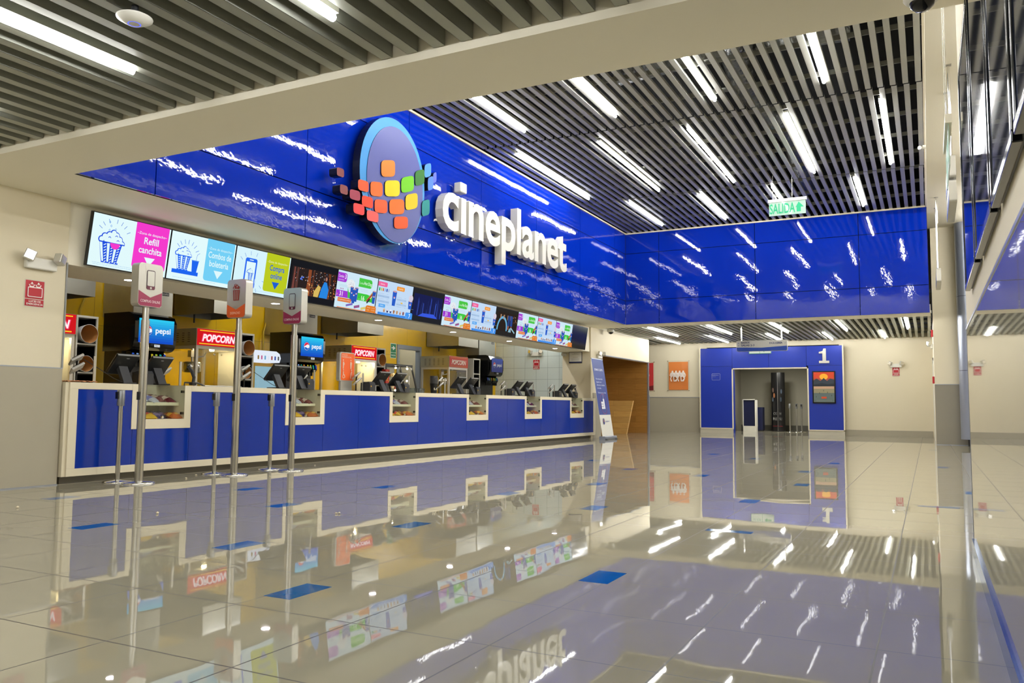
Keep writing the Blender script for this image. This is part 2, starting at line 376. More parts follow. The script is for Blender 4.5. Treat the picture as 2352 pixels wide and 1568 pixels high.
# --- kitchen shell
KB = 11.55
wk = MB().box(3.5, 16.3, KB, KB + .1, 0, 3.3).box(17.36, UE + .1, KB, KB + .1, 0, 3.3).box(16.3, 17.36, KB, KB + .1, 2.37, 3.3)
struct('wall_kitchen_back', wk, tile_mat('yellow_panels', 'dcb000', 'a07c00', 1.22, 1.1, 0, .35, .1, rough=.28, gw=.004, vary=.02))
struct('wall_kitchen_left', MB().box(3.4, 3.5, 8.6, KB + .1, 0, 3.3), YEL)
struct('wall_kitchen_end', MB().box(UE + .07, UE + .17, 9.33, KB + .5, 0, 3.3), tile_mat('pale_wall_tiles', 'c9d3cf', '8f9b98', .366, .336, 1, .05, .02, rough=.1, gw=.0045, vary=.01))
struct('wall_kitchen_corner', MB().box(UE, UE + .17, YW + .16, 9.33, 0, ZS), CREAM)
struct('ceiling_kitchen', MB().box(3.4, UE + .2, 9.4, KB + .6, 3.3, 3.4), PLEN)
struct('floor_kitchen', MB().box(3.5, UE, YW, KB, 0.0005, .004), GREYP)
dk = empty('door_1'); dk['kind'] = 'structure'
MB().box(16.30, 16.36, KB - .02, KB + .12, 0, 2.37).box(17.29, 17.36, KB - .02, KB + .12, 0, 2.37).box(16.36, 17.29, KB - .02, KB + .12, 2.27, 2.37).build('door_frame', mat('door_frame_grey', '8d939c', .4), dk)
struct('wall_kitchen_store', MB().box(16.0, 18.2, KB + .75, KB + .85, 0, 3.0), tile_mat('store_tiles', 'bcc9cc', '8f9b98', .40, .336, 0, .15, .0, rough=.15, gw=.0045, vary=.01))
struct('wall_kitchen_store_side', MB().box(17.5, 17.6, KB + .1, KB + .8, 0, 3.0).box(16.0, 16.1, KB + .1, KB + .8, 0, 3.0).box(16, 17.6, KB + .1, KB + .85, 3, 3.1), CREAM)
# --- wall beyond the counter with the timber-lined passage
we = MB().box(UE, 22.12, YW, YW + .16, 0, ZS).box(26.58, 26.7, YW, YW + .16, 0, ZS).box(22.12, 26.58, YW, YW + .16, 2.38, ZS).box(26.62, 26.7, YW + .16, 11.9, 0, ZS)
wo = struct('wall_left_passage', we, CREAM)
MB().box(UE + .15, 22.12, YW - .012, YW, 0, 1.27).box(26.60, 26.712, YW - .012, YW, 0, 1.23).build('wainscot', GREYP, wo)
MB().box(26.555, 26.60, YW - .03, YW + .02, 0, 2.40).box(22.12, 26.58, YW - .02, YW + .02, 2.375, 2.40).box(26.66, 26.715, YW - .016, YW, .0, 1.28).build('metal_edge', ALU, wo)
WOODX = tile_mat('timber_boards_side', 'a87c3e', '80602e', 1.2, .185, 1, .1, .0, rough=.3, gw=.003, brick=True, vary=.10, grain='b89868')
WOODY = tile_mat('timber_boards_back', 'b08444', '806030', 1.2, .185, 0, .1, .0, rough=.3, gw=.003, brick=True, vary=.10, grain='b89060')
struct('wall_passage_timber', MB().box(26.54, 26.62, YW + .03, 10.3, 0, 2.8), WOODX)
struct('wall_passage_back', MB().box(21.6, 26.54, 10.2, 10.3, 0, 2.8), WOODY)
struct('ceiling_passage', MB().box(21.6, 26.54, YW + .16, 10.2, 2.7, 2.8), CREAM)
struct('wall_passage_end', MB().box(21.5, 21.6, YW + .16, 10.3, 0, 2.8), CREAM)
struct('wall_passage_low', MB().prism([(8.76, 0), (9.75, 0), (9.75, 1.08), (8.53, 1.08)], 0, 25.2, 25.3), tile_mat('timber_boards_low', 'd2ac68', 'a08048', 1.2, .185, 1, .4, .0, rough=.3, gw=.003, brick=True, vary=.08, grain='c8a878'))  # paler boards: the stronger light on this low panel is put into the colour
# --- far wall
wf = MB().box(28.8, 28.95, 7.0, 11.95, 0, 3.4).box(28.8, 28.95, -.3, 2.6, 0, 3.4).box(28.8, 28.95, 2.6, 7.0, 3.0, 3.4)
wfo = struct('wall_far', wf, CREAM)
MB().box(28.785, 28.8, 7.2, 11.9, 0, 1.225).build('wainscot', GREYP, wfo)
MB().box(28.78, 28.8, 7.2, 11.9, 1.225, 1.245).build('metal_strip', ALU, wfo)
struct('baseboard_far', MB().box(28.785, 28.8, -.1, 2.45, 0, .19), GREYP)
struct('wall_corridor_end', MB().box(26.7, 28.9, 11.9, 12, 0, 3.4), CREAM)
# --- blue entrance portal of screening room 1
pb = MB(); g = .004
for (a, b, c, d) in ((6.064, 7.17, .17, 2.32), (2.49, 3.565, .17, 2.30), (6.064, 7.17, 2.32, 2.96), (4.828, 6.064, 2.25, 2.96), (3.612, 4.828, 2.25, 2.96), (2.49, 3.612, 2.30, 2.96)):
    pb.box(28.6, 28.63, a + g, b - g, c + g, d - g, 0)
pb.box(28.63, 28.8, 6.07, 7.17, .15, 2.96, 1).box(28.63, 28.8, 2.49, 3.56, .15, 2.96, 1).box(28.63, 28.8, 3.55, 6.07, 2.25, 2.96, 1)
pb.box(28.63, 28.8, 6.02, 6.07, 0, 2.25, 0).box(28.63, 28.8, 3.55, 3.59, 0, 2.25, 0)
po = struct('wall_far_portal', pb, [mat('blue_portal_laminate', '14309c', .3, bump=.03, bscale=4, vary=.04), DARK])
fr = MB().box(28.585, 28.63, 7.17, 7.21, .14, 2.99).box(28.585, 28.63, 2.45, 2.49, .14, 2.99).box(28.585, 28.63, 6.04, 6.08, 0.14, 2.25).box(28.585, 28.63, 3.55, 3.59, .14, 2.25).box(28.585, 28.63, 3.55, 6.08, 2.21, 2.25)
fr.box(28.585, 28.63, 6.06, 7.21, .14, .175).box(28.585, 28.63, 2.45, 3.57, .14, .175)
fr.build('white_edging', WHITE, po)
MB().box(28.60, 28.8, 6.05, 7.2, 0, .14).box(28.60, 28.8, 2.46, 3.58, 0, .14).build('plinth', mat('pale_plinth', 'b9b3a2', .3), po)
GRD = mat('grey_lobby_paint', '8e8a7c', .7)
struct('wall_far_lobby', MB().box(33.4, 33.5, 2.9, 7.2, 0, 2.9).box(28.8, 33.4, 6.75, 6.85, 0, 2.9).box(28.8, 33.4, 3.2, 3.3, 0, 2.9), GRD)
struct('ceiling_far_lobby', MB().box(28.8, 33.5, 3.2, 6.85, 2.6, 2.7), GRD)
struct('baseboard_lobby', MB().box(33.38, 33.4, 3.3, 6.75, 0, .2), mat('lobby_base', '4a4840', .4))
# --- right side: column block, walls
wc = struct('wall_right_column', MB().box(23.06, 23.75, -.95, -.15, 0, 5.5), CREAM)
MB().box(23.045, 23.06, -.95, -.145, .012, 1.50).build('wainscot', mat('grey_column_cladding', '857f72', .35, vary=.04), wc)
MB().box(23.04, 23.06, -.95, -.145, 1.50, 1.515).box(23.04, 23.06, -.95, -.145, 0, .012).build('metal_strip', ALU, wc)
struct('wall_right_far', MB().box(23.4, 23.5, -6, -.9, 0, 5.5).box(23.75, 28.9, -.3, -.15, 0, 3.4), CREAM)
dr = empty('door_2'); dr['kind'] = 'structure'
MB().box(26.0, 26.08, -.15, -.13, 0, 2.35).box(27.9, 27.98, -.15, -.13, 0, 2.35).box(26.0, 27.98, -.15, -.13, 2.27, 2.35).build('door_frame', WHITEP, dr)
MB().box(26.08, 27.9, -.15, -.142, 0.005, 2.27).build('door_leaf', CREAM, dr)
struct('wall_right_side', MB().box(UN, 23.4, -6, -5.9, 0, 5.6), CREAM)
wr = struct('wall_right', MB().box(-6, 5.93, -.65, YR - .002, 0, 5.6), CREAM)
MB().box(-6, 5.93, YR - .002, YR + .002, .09, 1.405).build('wainscot', GLOSSG, wr)
MB().box(-6, 5.932, YR - .002, YR + .005, 1.405, 1.418).box(5.925, 5.94, YR - .03, YR + .004, 0, 1.405).build('metal_strip', ALU, wr)
struct('baseboard_right', MB().box(-6, 5.93, YR - .002, YR + .014, 0, .09), mat('blue_steel_skirting', '5577a8', .12, .8))
struct('wall_back', MB().box(-6.1, -6, -6, 8.6, 0, 3.9), CREAM)

# ================================================================== LAMPS OF THE PLACE, WITH ADDED FILL LAMPS
TUBEL = emi('tube_light_low', (1.0, 1.0, 0.985), TUBE * .62)
TUBEFILL = emi('tube_light_right', (1.0, 1.0, 0.985), TUBE * 2.2)  # stronger emission for the added tubes under the right soffit
TUBEN = emi('tube_light_near', (1.0, 1.0, 0.985), TUBE * .48)
def tube_fixture(x0, x1, y, z, label, group, m=None):
    L = x1 - x0; t = empty('tube_light', (x0, y, z), label, 'ceiling light', group)
    n = max(1, round(L / 1.22)); w_ = L / n
    MB().box(0, L, -.03, .03, .028, .06).build('housing', WHITEP, t)
    for k in range(n):
        MB().tube([(k * w_ + .012, 0, 0), ((k + 1) * w_ - .012, 0, 0)], .023, n=8).build('tube', m or TUBEM, t)
ordn = ['first', 'second', 'third', 'fourth', 'fifth']
for row, (x0, x1, ys) in enumerate((( 5.15, 7.75, (.53, 1.93, 3.54, 5.17, 6.83)), (8.75, 12.33, (1.23, 2.82, 4.45, 6.12)), (13.42, 17.1, (.53, 1.93, 3.54, 5.17, 6.83)), (17.85, 20.45, (1.24, 2.88, 4.45, 6.10)))):
    for k, y in enumerate(ys):
        rn = ('nearest', 'second', 'third', 'farthest')[row]
        tube_fixture(x0, x1, y, ZH - .012, 'tube light in the high slatted ceiling, %s row, %s from the right' % (rn, ordn[k]), 'tube lights in the high ceiling')
for row, (x0, x1, ys) in enumerate(((22.25, 25.3, (.47, 2.06, 3.70, 5.38, 7.06)), (25.75, 28.45, (1.19, 2.76, 4.38, 6.16, 7.87)))):
    for k, y in enumerate(ys):
        tube_fixture(x0, x1, y, ZS + .012, 'tube light in the low far ceiling, %s row, %s from the right' % (('front', 'back')[row], ordn[k]), 'tube lights in the low far ceiling', TUBEL)
for k, y in enumerate((1.4, 3.055, 4.80, 6.45)):
    tube_fixture(-.02, 3.62, y, ZS + .035, 'white tube light in the near slatted ceiling, %s from the right wall' % ordn[k], 'tube lights in the near ceiling', TUBEN)
    tube_fixture(-4.6, -.95, y, ZS + .06, 'tube light in the near slatted ceiling behind the camera, %s from the right' % ordn[k], 'tube lights behind the camera')
for k, (x0, x1) in enumerate(((8.0, 11.6), (13.0, 16.6), (18.6, 22.2))):  # added tubes, out of view, to brighten the column and wall end
    tube_fixture(x0, x1, -1.4, 5.44, 'tube light under the right soffit beyond the right wall, %s from the camera' % ordn[k], 'tube lights under the right soffit', TUBEFILL)
lp = empty('ceiling_panel_light', (30.6, 4.9, 2.6), 'dim square ceiling light in the far lobby', 'ceiling light'); MB().box(-.2, .2, -.2, .2, -.03, 0).build('frame', WHITEP, lp); MB().box(-.18, .18, -.18, .18, -.034, -.03).build('diffuser', emi('dim_panel', (1, .97, .88), 270), lp)  # added lamp hidden above the opening, lifts the dark lobby
lp = empty('ceiling_panel_light', (16.85, KB + .42, 3.0), 'square ceiling light in the kitchen store room', 'ceiling light'); MB().box(-.15, .15, -.15, .15, -.03, 0).build('frame', WHITEP, lp); MB().box(-.13, .13, -.13, .13, -.034, -.03).build('diffuser', emi('store_panel', (.92, .97, 1.0), 30), lp)  # added lamp out of sight, brightens the tiles behind the doorway
for k, x in enumerate((6.4, 10.2, 14.6, 17.6, 19.9)):  # hidden row; its rightmost tube is added to brighten the tiled wall
    tube_fixture(x, x + 1.2, 9.85, 3.22, 'tube light on the kitchen ceiling, %s from the left' % ordn[k], 'kitchen tube lights')
for k, x in enumerate((6.76, 9.32, 11.94, 14.55, 17.13, 19.80)):
    d = empty('recessed_downlight', (x, 8.88, 2.43), 'round recessed downlight under the menu screens, %s' % ('leftmost, beside the first sign post', 'second from the left', 'third from the left', 'fourth from the left', 'fifth from the left', 'rightmost')[k], 'downlight', 'downlights over the counter')
    MB().lathe([(.062, -.002), (.078, -.006), (.08, 0)], n=24).build('trim_ring', WHITEP, d)
    MB().lathe([(0, -.004), (.062, -.003)], n=24).build('lens', DOWNM, d)
TILES = [[(9.893,4.408),(9.882,4.368),(9.855,4.342),(9.804,4.32),(9.637,4.277),(9.588,4.273),(9.562,4.286),(9.549,4.319),(9.545,4.438),(9.555,4.477),(9.581,4.503),(9.63,4.526),(9.797,4.572),(9.848,4.577),(9.875,4.565),(9.889,4.531)],[(9.253,3.984),(9.245,3.96),(9.227,3.947),(9.191,3.94),(9.075,3.933),(9.04,3.937),(9.022,3.948),(9.013,3.97),(9.01,4.045),(9.018,4.068),(9.036,4.082),(9.07,4.09),(9.187,4.098),(9.222,4.094),(9.241,4.083),(9.251,4.061)],[(9.59,4.015),(9.581,3.983),(9.558,3.963),(9.515,3.948),(9.375,3.925),(9.333,3.926),(9.311,3.939),(9.299,3.968),(9.296,4.069),(9.305,4.101),(9.327,4.121),(9.368,4.136),(9.509,4.161),(9.552,4.161),(9.575,4.148),(9.587,4.119)],[(10.027,4.135),(10.014,4.096),(9.984,4.07),(9.928,4.048),(9.746,4.005),(9.692,4.001),(9.663,4.013),(9.649,4.045),(9.645,4.161),(9.657,4.199),(9.685,4.225),(9.739,4.247),(9.922,4.294),(9.978,4.299),(10.008,4.287),(10.023,4.255)],[(10.403,4.314),(10.392,4.274),(10.366,4.245),(10.315,4.219),(10.151,4.16),(10.102,4.152),(10.076,4.161),(10.063,4.192),(10.06,4.308),(10.071,4.347),(10.096,4.375),(10.145,4.402),(10.309,4.463),(10.359,4.473),(10.386,4.464),(10.4,4.432)],[(10.701,4.498),(10.693,4.459),(10.672,4.432),(10.634,4.408),(10.506,4.358),(10.468,4.352),(10.448,4.362),(10.438,4.393),(10.434,4.508),(10.443,4.546),(10.462,4.573),(10.5,4.597),(10.627,4.65),(10.666,4.657),(10.687,4.646),(10.698,4.615)],[(10.891,4.671),(10.885,4.636),(10.87,4.613),(10.842,4.593),(10.749,4.552),(10.722,4.548),(10.707,4.558),(10.699,4.586),(10.696,4.69),(10.702,4.725),(10.716,4.748),(10.744,4.768),(10.837,4.81),(10.865,4.815),(10.88,4.805),(10.888,4.776)],[(10.964,4.473),(10.959,4.439),(10.946,4.416),(10.923,4.397),(10.845,4.361),(10.821,4.359),(10.808,4.37),(10.802,4.399),(10.799,4.503),(10.804,4.537),(10.816,4.56),(10.839,4.579),(10.917,4.616),(10.941,4.619),(10.954,4.608),(10.961,4.579)],[(11.054,4.601),(11.051,4.576),(11.044,4.559),(11.03,4.546),(10.982,4.521),(10.968,4.519),(10.96,4.528),(10.956,4.55),(10.954,4.63),(10.956,4.655),(10.964,4.672),(10.978,4.686),(11.025,4.711),(11.04,4.713),(11.048,4.704),(11.052,4.681)],[(9.365,3.772),(9.356,3.749),(9.336,3.736),(9.298,3.728),(9.174,3.722),(9.137,3.726),(9.117,3.737),(9.108,3.759),(9.105,3.835),(9.113,3.858),(9.132,3.872),(9.169,3.88),(9.294,3.887),(9.331,3.884),(9.352,3.873),(9.362,3.85)],[(9.716,3.789),(9.705,3.758),(9.681,3.739),(9.636,3.725),(9.486,3.702),(9.442,3.703),(9.418,3.714),(9.407,3.741),(9.403,3.835),(9.413,3.865),(9.436,3.884),(9.481,3.898),(9.63,3.923),(9.676,3.924),(9.7,3.912),(9.712,3.885)],[(10.153,3.882),(10.14,3.846),(10.11,3.821),(10.053,3.801),(9.867,3.761),(9.812,3.757),(9.783,3.768),(9.769,3.798),(9.765,3.907),(9.778,3.943),(9.806,3.967),(9.861,3.988),(10.047,4.031),(10.104,4.036),(10.134,4.025),(10.149,3.994)],[(10.515,4.064),(10.504,4.024),(10.479,3.996),(10.43,3.971),(10.27,3.916),(10.223,3.909),(10.198,3.919),(10.185,3.951),(10.182,4.067),(10.192,4.106),(10.217,4.133),(10.264,4.159),(10.424,4.216),(10.472,4.225),(10.499,4.215),(10.512,4.183)],[(10.866,4.039),(10.859,3.999),(10.842,3.973),(10.81,3.951),(10.703,3.909),(10.671,3.905),(10.653,3.918),(10.644,3.951),(10.641,4.071),(10.648,4.111),(10.664,4.137),(10.696,4.159),(10.803,4.203),(10.836,4.207),(10.854,4.195),(10.863,4.161)],[(9.503,3.591),(9.494,3.568),(9.472,3.555),(9.432,3.548),(9.299,3.541),(9.26,3.544),(9.239,3.555),(9.229,3.577),(9.226,3.65),(9.235,3.672),(9.255,3.685),(9.295,3.693),(9.428,3.701),(9.468,3.698),(9.49,3.687),(9.501,3.665)],[(10.259,3.666),(10.246,3.635),(10.218,3.615),(10.164,3.598),(9.99,3.563),(9.938,3.56),(9.911,3.568),(9.897,3.593),(9.895,3.682),(9.906,3.712),(9.933,3.732),(9.985,3.749),(10.16,3.786),(10.213,3.791),(10.242,3.782),(10.256,3.757)],[(9.067,3.809),(9.059,3.788),(9.041,3.775),(9.007,3.768),(8.894,3.761),(8.86,3.765),(8.842,3.774),(8.833,3.794),(8.831,3.862),(8.839,3.883),(8.856,3.895),(8.89,3.902),(9.002,3.91),(9.037,3.908),(9.055,3.898),(9.064,3.878)],[(9.169,3.626),(9.161,3.604),(9.141,3.591),(9.105,3.584),(8.984,3.579),(8.949,3.582),(8.929,3.593),(8.92,3.614),(8.917,3.685),(8.925,3.707),(8.944,3.72),(8.98,3.727),(9.1,3.734),(9.137,3.731),(9.157,3.72),(9.167,3.699)],[(8.699,4.05),(8.694,4.032),(8.682,4.023),(8.66,4.018),(8.586,4.015),(8.565,4.018),(8.553,4.027),(8.547,4.044),(8.544,4.101),(8.549,4.118),(8.561,4.128),(8.583,4.133),(8.656,4.136),(8.678,4.133),(8.691,4.124),(8.697,4.107)],[(8.788,3.826),(8.783,3.807),(8.77,3.797),(8.746,3.792),(8.665,3.79),(8.642,3.794),(8.629,3.804),(8.622,3.822),(8.62,3.882),(8.625,3.9),(8.637,3.91),(8.661,3.916),(8.742,3.918),(8.766,3.915),(8.779,3.905),(8.786,3.887)]]
TCOL = ['ff9a4a', 'ff7447', 'ff8440', 'f8dc2c', '86d430', '4a8a45', '68a8ea', '6a98ea', '7a88e0', 'ff6040', 'ff7848', 'ff8c40', 'ffd434', '38a0a0', 'ff7c78', 'ff7440', 'b8566c', 'ff6060', 'a06262', 'a06262']

# ================================================================== BRAND SIGN ON THE FASCIA
em = empty('emblem_sign', (9.9, YF, 4.29), 'big round globe emblem with coloured squares mounted on the blue fascia', 'sign')
def oval_pts(cx, cz, a, b, n=64): return [(cx + a * math.cos(2 * math.pi * k / n), cz + b * math.sin(2 * math.pi * k / n)) for k in range(n)]
SIDE = mat('black_return', '0c0d14', .3)
def emb(name, poly, y0, y1, face):
    mb = MB(); n = len(poly)
    poly = poly if sum(poly[i][0] * poly[(i + 1) % n][1] - poly[(i + 1) % n][0] * poly[i][1] for i in range(n)) > 0 else poly[::-1]
    v = [(x - 9.9, y0 - YF, z - 4.29) for x, z in poly] + [(x - 9.9, y1 - YF, z - 4.29) for x, z in poly]
    mb.add(v, [tuple(range(n))], 0).add(v, [(i, n + i, n + (i + 1) % n, (i + 1) % n) for i in range(n)], 1).add(v, [tuple(range(n, 2 * n))[::-1]], 1)
    return mb.build(name, [face, SIDE], em)
emb('disc', oval_pts(9.905, 4.285, .835, .955), 7.13, 7.26, mat('sky_blue_face', '2470a8', .4, spec=.2))
emb('inner_disc', oval_pts(9.955, 4.235, .725, .885), 7.122, 7.13, mat('slate_blue_face', '363c78', .38, spec=.25))
emb('bracket', oval_pts(9.9, 4.29, .4, .5), 7.26, 7.352, SIDE)
for poly, c in zip(TILES, TCOL):
    cx = sum(p[0] for p in poly) / 16; cz = sum(p[1] for p in poly) / 16
    out = ((cx - 9.9) / .835) ** 2 + ((cz - 4.29) / .955) ** 2 > .72
    emb('coloured_tile', poly, 7.105, 7.24 if out else 7.121, mat('tile_' + c, ''.join('%02x' % int(int(c[q:q+2], 16) ** 1.25 / 255 ** .25 * .78) for q in (0, 2, 4)), .5, spec=.12))

def text3d(name, s, material, M4, h, depth, bold=0.0, bev=0.0, parent=None, sx=1.0):
    vs, fs = text_mesh(s, bold, .5, bev)
    x0 = min(v[0] for v in vs); k = h / .70
    mb = MB().add([((v[0] - x0) * k * sx, v[1] * k, v[2] * depth) for v in vs], fs); mb.xf(M4)
    return mb.build(name, material, parent)
ls = empty('letter_sign', (11.31, YF, 3.9), 'white three-dimensional lowercase letter sign on the blue fascia beside the globe', 'sign')
LWH = mat('white_letter_face', 'c2bfb4', .22, coat=.3)
word = 'cineplanet'; allv, _ = text_mesh(word, .022, .5, .0); tx0 = min(v[0] for v in allv); tw = max(v[0] for v in allv) - tx0; kx = 5.22 / tw
xv, _ = text_mesh('x', .022, .5, .0); kz = .60 / max(v[1] for v in xv)
for i, ch in enumerate(word):
    vs, fs = text_mesh(ch if ch != 'i' else 'ı', .022, .5, .0); pre, _ = text_mesh(word[:i + 1], .022, .5, .0)
    off = max(v[0] for v in pre) - max(v[0] for v in vs) - tx0
    mb = MB().add([((v[0] + off) * kx, -.14 - v[2] * .15, v[1] * kz) for v in vs], [f[::-1] for f in fs])
    if ch == 'i':
        xc = (min(v[0] for v in vs) + max(v[0] for v in vs)) / 2; mb.box((xc + off) * kx - .105, (xc + off) * kx + .105, -.215, -.065, .70, .88)
    lo = mb.build('letter', LWH, ls); b = lo.modifiers.new('bevel', 'BEVEL'); b.width = .022; b.segments = 3; b.limit_method = 'ANGLE'; b.angle_limit = R(55)
    MB().box(off * kx + .12, off * kx + .16, -.066, 0, .1, .14).build('mount', CHROME, ls)

# ================================================================== SERVICE COUNTER
CASES = [(6.49, .86), (9.07, .86), (11.65, .90), (14.31, .91), (16.99, .93), (19.68, .94)]
ct = empty('service_counter', (5.7, YC, 0), 'long cream and blue service counter running below the row of menu screens', 'counter')
def L(x): return x - 5.7
CT = 1.118
cb = MB(); cf = MB()
ends = [5.70] + [e for c, w_ in CASES for e in (c, c + w_)] + [21.33]
for a, b in zip(ends[0::2], ends[1::2]): cb.box(L(a) - (.04 if a == 5.70 else 0), L(b), .02, .62, .086, CT)
for c, w_ in CASES: cb.box(L(c), L(c + w_), .02, .62, .086, .585)
cb.build('body', WHITE, ct)
for a, b in zip([5.70] + ends[2:-1:2], ends[1:-1:2] + [21.48]): cf.box(L(a), L(b), 0, .07, 1.044, CT)
cf.box(L(5.70), L(5.80), 0, .07, .17, 1.044).box(L(21.33), L(21.48), 0, .07, .17, 1.044).box(L(5.70), L(21.48), 0, .07, .086, .17)
cf.build('front_frame', WHITE, ct, bevel=.003)
SE = [5.80, 6.51, 7.34, 8.19, 9.07, 9.91, 10.79, 11.66, 12.54, 13.42, 14.32, 15.22, 16.11, 17.01, 17.89, 18.77, 19.69, 20.58, 21.33]
for a, b in zip(SE, SE[1:]):
    low = any(c - .06 < a and b < c + w_ + .06 for c, w_ in CASES)
    MB().box(L(a) + .003, L(b) - .003, .008, .02, .17, .585 if low else 1.044).build('front_panel', BLUE, ct)
MB().box(L(5.72), L(21.33), .14, .18, 0.001, .086).build('toe_kick', mat('kick_tile', '7d776a', .3), ct)

# snack bags
def pillow(name, w_, h_, t, col, col2):
    mb = MB(); n = 8; v = []
    for side in (1, -1):
        for j in range(n + 1):
            for i in range(n + 1):
                x = i / n * 2 - 1; y = j / n * 2 - 1
                z = t / 2 * max(0, (1 - x ** 4)) ** .5 * max(0, 1 - abs(y) ** 3) * side * (1 + .25 * math.sin(5 * x + 3 * y + ord(name[0])))
                v.append((x * w_ / 2 * (1 - .06 * math.sin(math.pi * (y + 1) / 2)), y * h_ / 2, z + t / 2))
    m_ = (n + 1) ** 2; f = []; ms = []
    for j in range(n):
        for i in range(n):
            a = j * (n + 1) + i; f.append((a, a + 1, a + n + 2, a + n + 1)); f.append((m_ + a, m_ + a + n + 1, m_ + a + n + 2, m_ + a + 1))
    mb.add(v, f, 0, True)
    for k in range(0, len(mb.f), 2):
        if (k // 2 // n) in (3, 4) : mb.m[k] = 1
    o = mb.build('snack_bag', [mat('foil_' + col, col, .22, .1, bump=.5, bscale=30, bdist=.006), mat('foil_' + col2, col2, .25)])
    return o
BAGC = {'yellow': ('d8a818', 'c03018'), 'maroon': ('6a1c28', 'c8b0a0'), 'violet': ('3c3272', '9a86c8'), 'silver': ('b8b8c8', '7070b0'), 'orange': ('c8601c', 'e8b040')}
BAGS = {k: pillow(k, .18, .23, .07, *v) for k, v in BAGC.items()}
used = set()
def bag(color, x, y, z, rz, rx, shelf, nth):
    p = BAGS[color]
    o = p if color not in used else p.copy()
    if color in used: C.objects.link(o)
    used.add(color); o.location = (x, y, z); o.rotation_euler = (rx, 0, rz)
    gl = '%s snack bag on the %s shelf of the %s glass case from the left' % (color, shelf, nth)
    tag(o, gl, 'snack bag', gl.replace('snack bag', 'snack bags'))
NTH = ['first', 'second', 'third', 'fourth', 'fifth', 'sixth']
for k, (c, w_) in enumerate(CASES):
    d = empty('display_case', (c, YC, 0), 'small glass-doored snack display case set in the counter, %s from the left' % NTH[k], 'display case', 'snack display cases in the counter')
    mb = MB().box(0, .085, 0, .5, .585, CT).box(w_ - .10, w_, 0, .5, .585, CT).box(.085, w_ - .10, 0, .5, .585, .70).box(.085, w_ - .10, .46, .5, .70, CT).box(0, w_, .5, .60, .585, CT)
    mb.build('casing', WHITE, d)
    MB().box(.09, w_ - .105, .10, .46, .865, .905).build('shelf', WHITE, d)
    x0, x1 = .087, w_ - .102; xm = (x0 + x1) / 2
    for a, b in ((x0, xm - .002), (xm + .002, x1)): MB().box(a, b, .004, .010, .712, CT - .02).build('glass_door', GLASSG, d)
    MB().box(.087, w_ - .102, 0.0, .46, CT - .012, CT - .002).build('glass_top', GLASSG, d)
    for hx in (x0 + .03, x1 - .03):
        for hz in (.77, 1.04): MB().box(hx - .018, hx + .018, -.006, .02, hz - .016, hz + .016).build('hinge', mat('dark_hinge', '4a463e', .25, .9), d)
    MB().tube([(xm, .003, .722), (xm, -.02, .722)], .016).build('lock', CHROME, d)
    cols = ['yellow', 'silver', 'silver', 'maroon', 'maroon']
    for i in range(5):
        bag(cols[i] if k < 2 else ('silver' if i == 2 else 'maroon'), c + .16 + i * .125 * w_ / .86, YC + .23 + .05 * (i % 2), .907 + .012 * (i % 2), random.uniform(-.4, .4), R(20), 'upper', NTH[k])
    cols = ['yellow', 'violet', 'yellow', 'violet', 'violet', 'violet', 'orange']
    for i in range(7):
        bag(cols[i] if k != 2 or i < 5 else 'orange', c + .15 + i * .095 * w_ / .86, YC + (.15 if cols[i] != 'violet' else .30), .702, random.uniform(-.5, .5), R(14 if cols[i] != 'violet' else 32), 'lower', NTH[k])

# ================================================================== MENU SCREENS
def bucket(a, cx, y0, w_, h_, c, bg, stripes=3):
    """line drawing of a striped popcorn bucket with a heap on top"""
    top = y0 + h_ * .58; lw = h_ * .022
    heap = [(-.42, .03, .10), (-.30, .12, .11), (-.12, .17, .12), (.04, .25, .10), (.16, .18, .12), (.30, .08, .12), (.42, -.02, .10), (0, .06, .22), (-.2, .05, .15), (.2, .05, .15)]
    for dx, dy, r in heap: a.oval(cx + dx * w_, top + dy * h_ + .02 * h_, r * w_ + lw, r * w_ + lw, c, 14)
    for dx, dy, r in heap: a.oval(cx + dx * w_, top + dy * h_ + .02 * h_, r * w_ - .2 * lw, r * w_ - .2 * lw, bg, 14)
    a.poly([(cx - w_ * .34, y0), (cx + w_ * .34, y0), (cx + w_ * .52, top), (cx - w_ * .52, top)], c)
    n = stripes * 2 + 1
    for i in range(0, n, 1):
        b0 = -.34 + .68 * (i + .12) / n; b1 = -.34 + .68 * (i + .88) / n; t0 = -.52 + 1.04 * (i + .12) / n; t1 = -.52 + 1.04 * (i + .88) / n
        if i % 2 == 0: a.poly([(cx + w_ * b0, y0 + lw * 1.6), (cx + w_ * b1, y0 + lw * 1.6), (cx + w_ * t1, top - lw * 1.6), (cx + w_ * t0, top - lw * 1.6)], bg)
        else:
            for q in range(7):
                f0 = (q + .25) / 7.5; xx0 = b0 + (t0 - b0) * f0; xx1 = b1 + (t1 - b1) * f0; yy = y0 + (top - y0) * f0
                a.line([(cx + w_ * (xx0 + .015), yy), (cx + w_ * (xx1 - .015), yy + h_ * .035)], lw * 1.1, bg)
    for dx, dy in ((-.15, .12), (.12, .18), (.2, .06)):
        a.line([(cx + (dx - .05) * w_, top + dy * h_), (cx + dx * w_, top + (dy + .03) * h_), (cx + (dx + .05) * w_, top + dy * h_)], lw * .8, c)
def rays(a, cx, cy, r0, r1, angs, wd, c):
    for t in angs: a.line([(cx + r0 * math.cos(R(t)), cy + r0 * math.sin(R(t))), (cx + r1 * math.cos(R(t)), cy + r1 * math.sin(R(t)))], wd, c)
BG = 'e2fafc'
def small_print(a, x0, y, wd, c, seed):
    rnd = random.Random(seed); x = x0
    while x < x0 + wd:
        l_ = rnd.uniform(1, 3.2); a.line([(x, y), (x + l_, y)], .35, c); x += l_ + .7
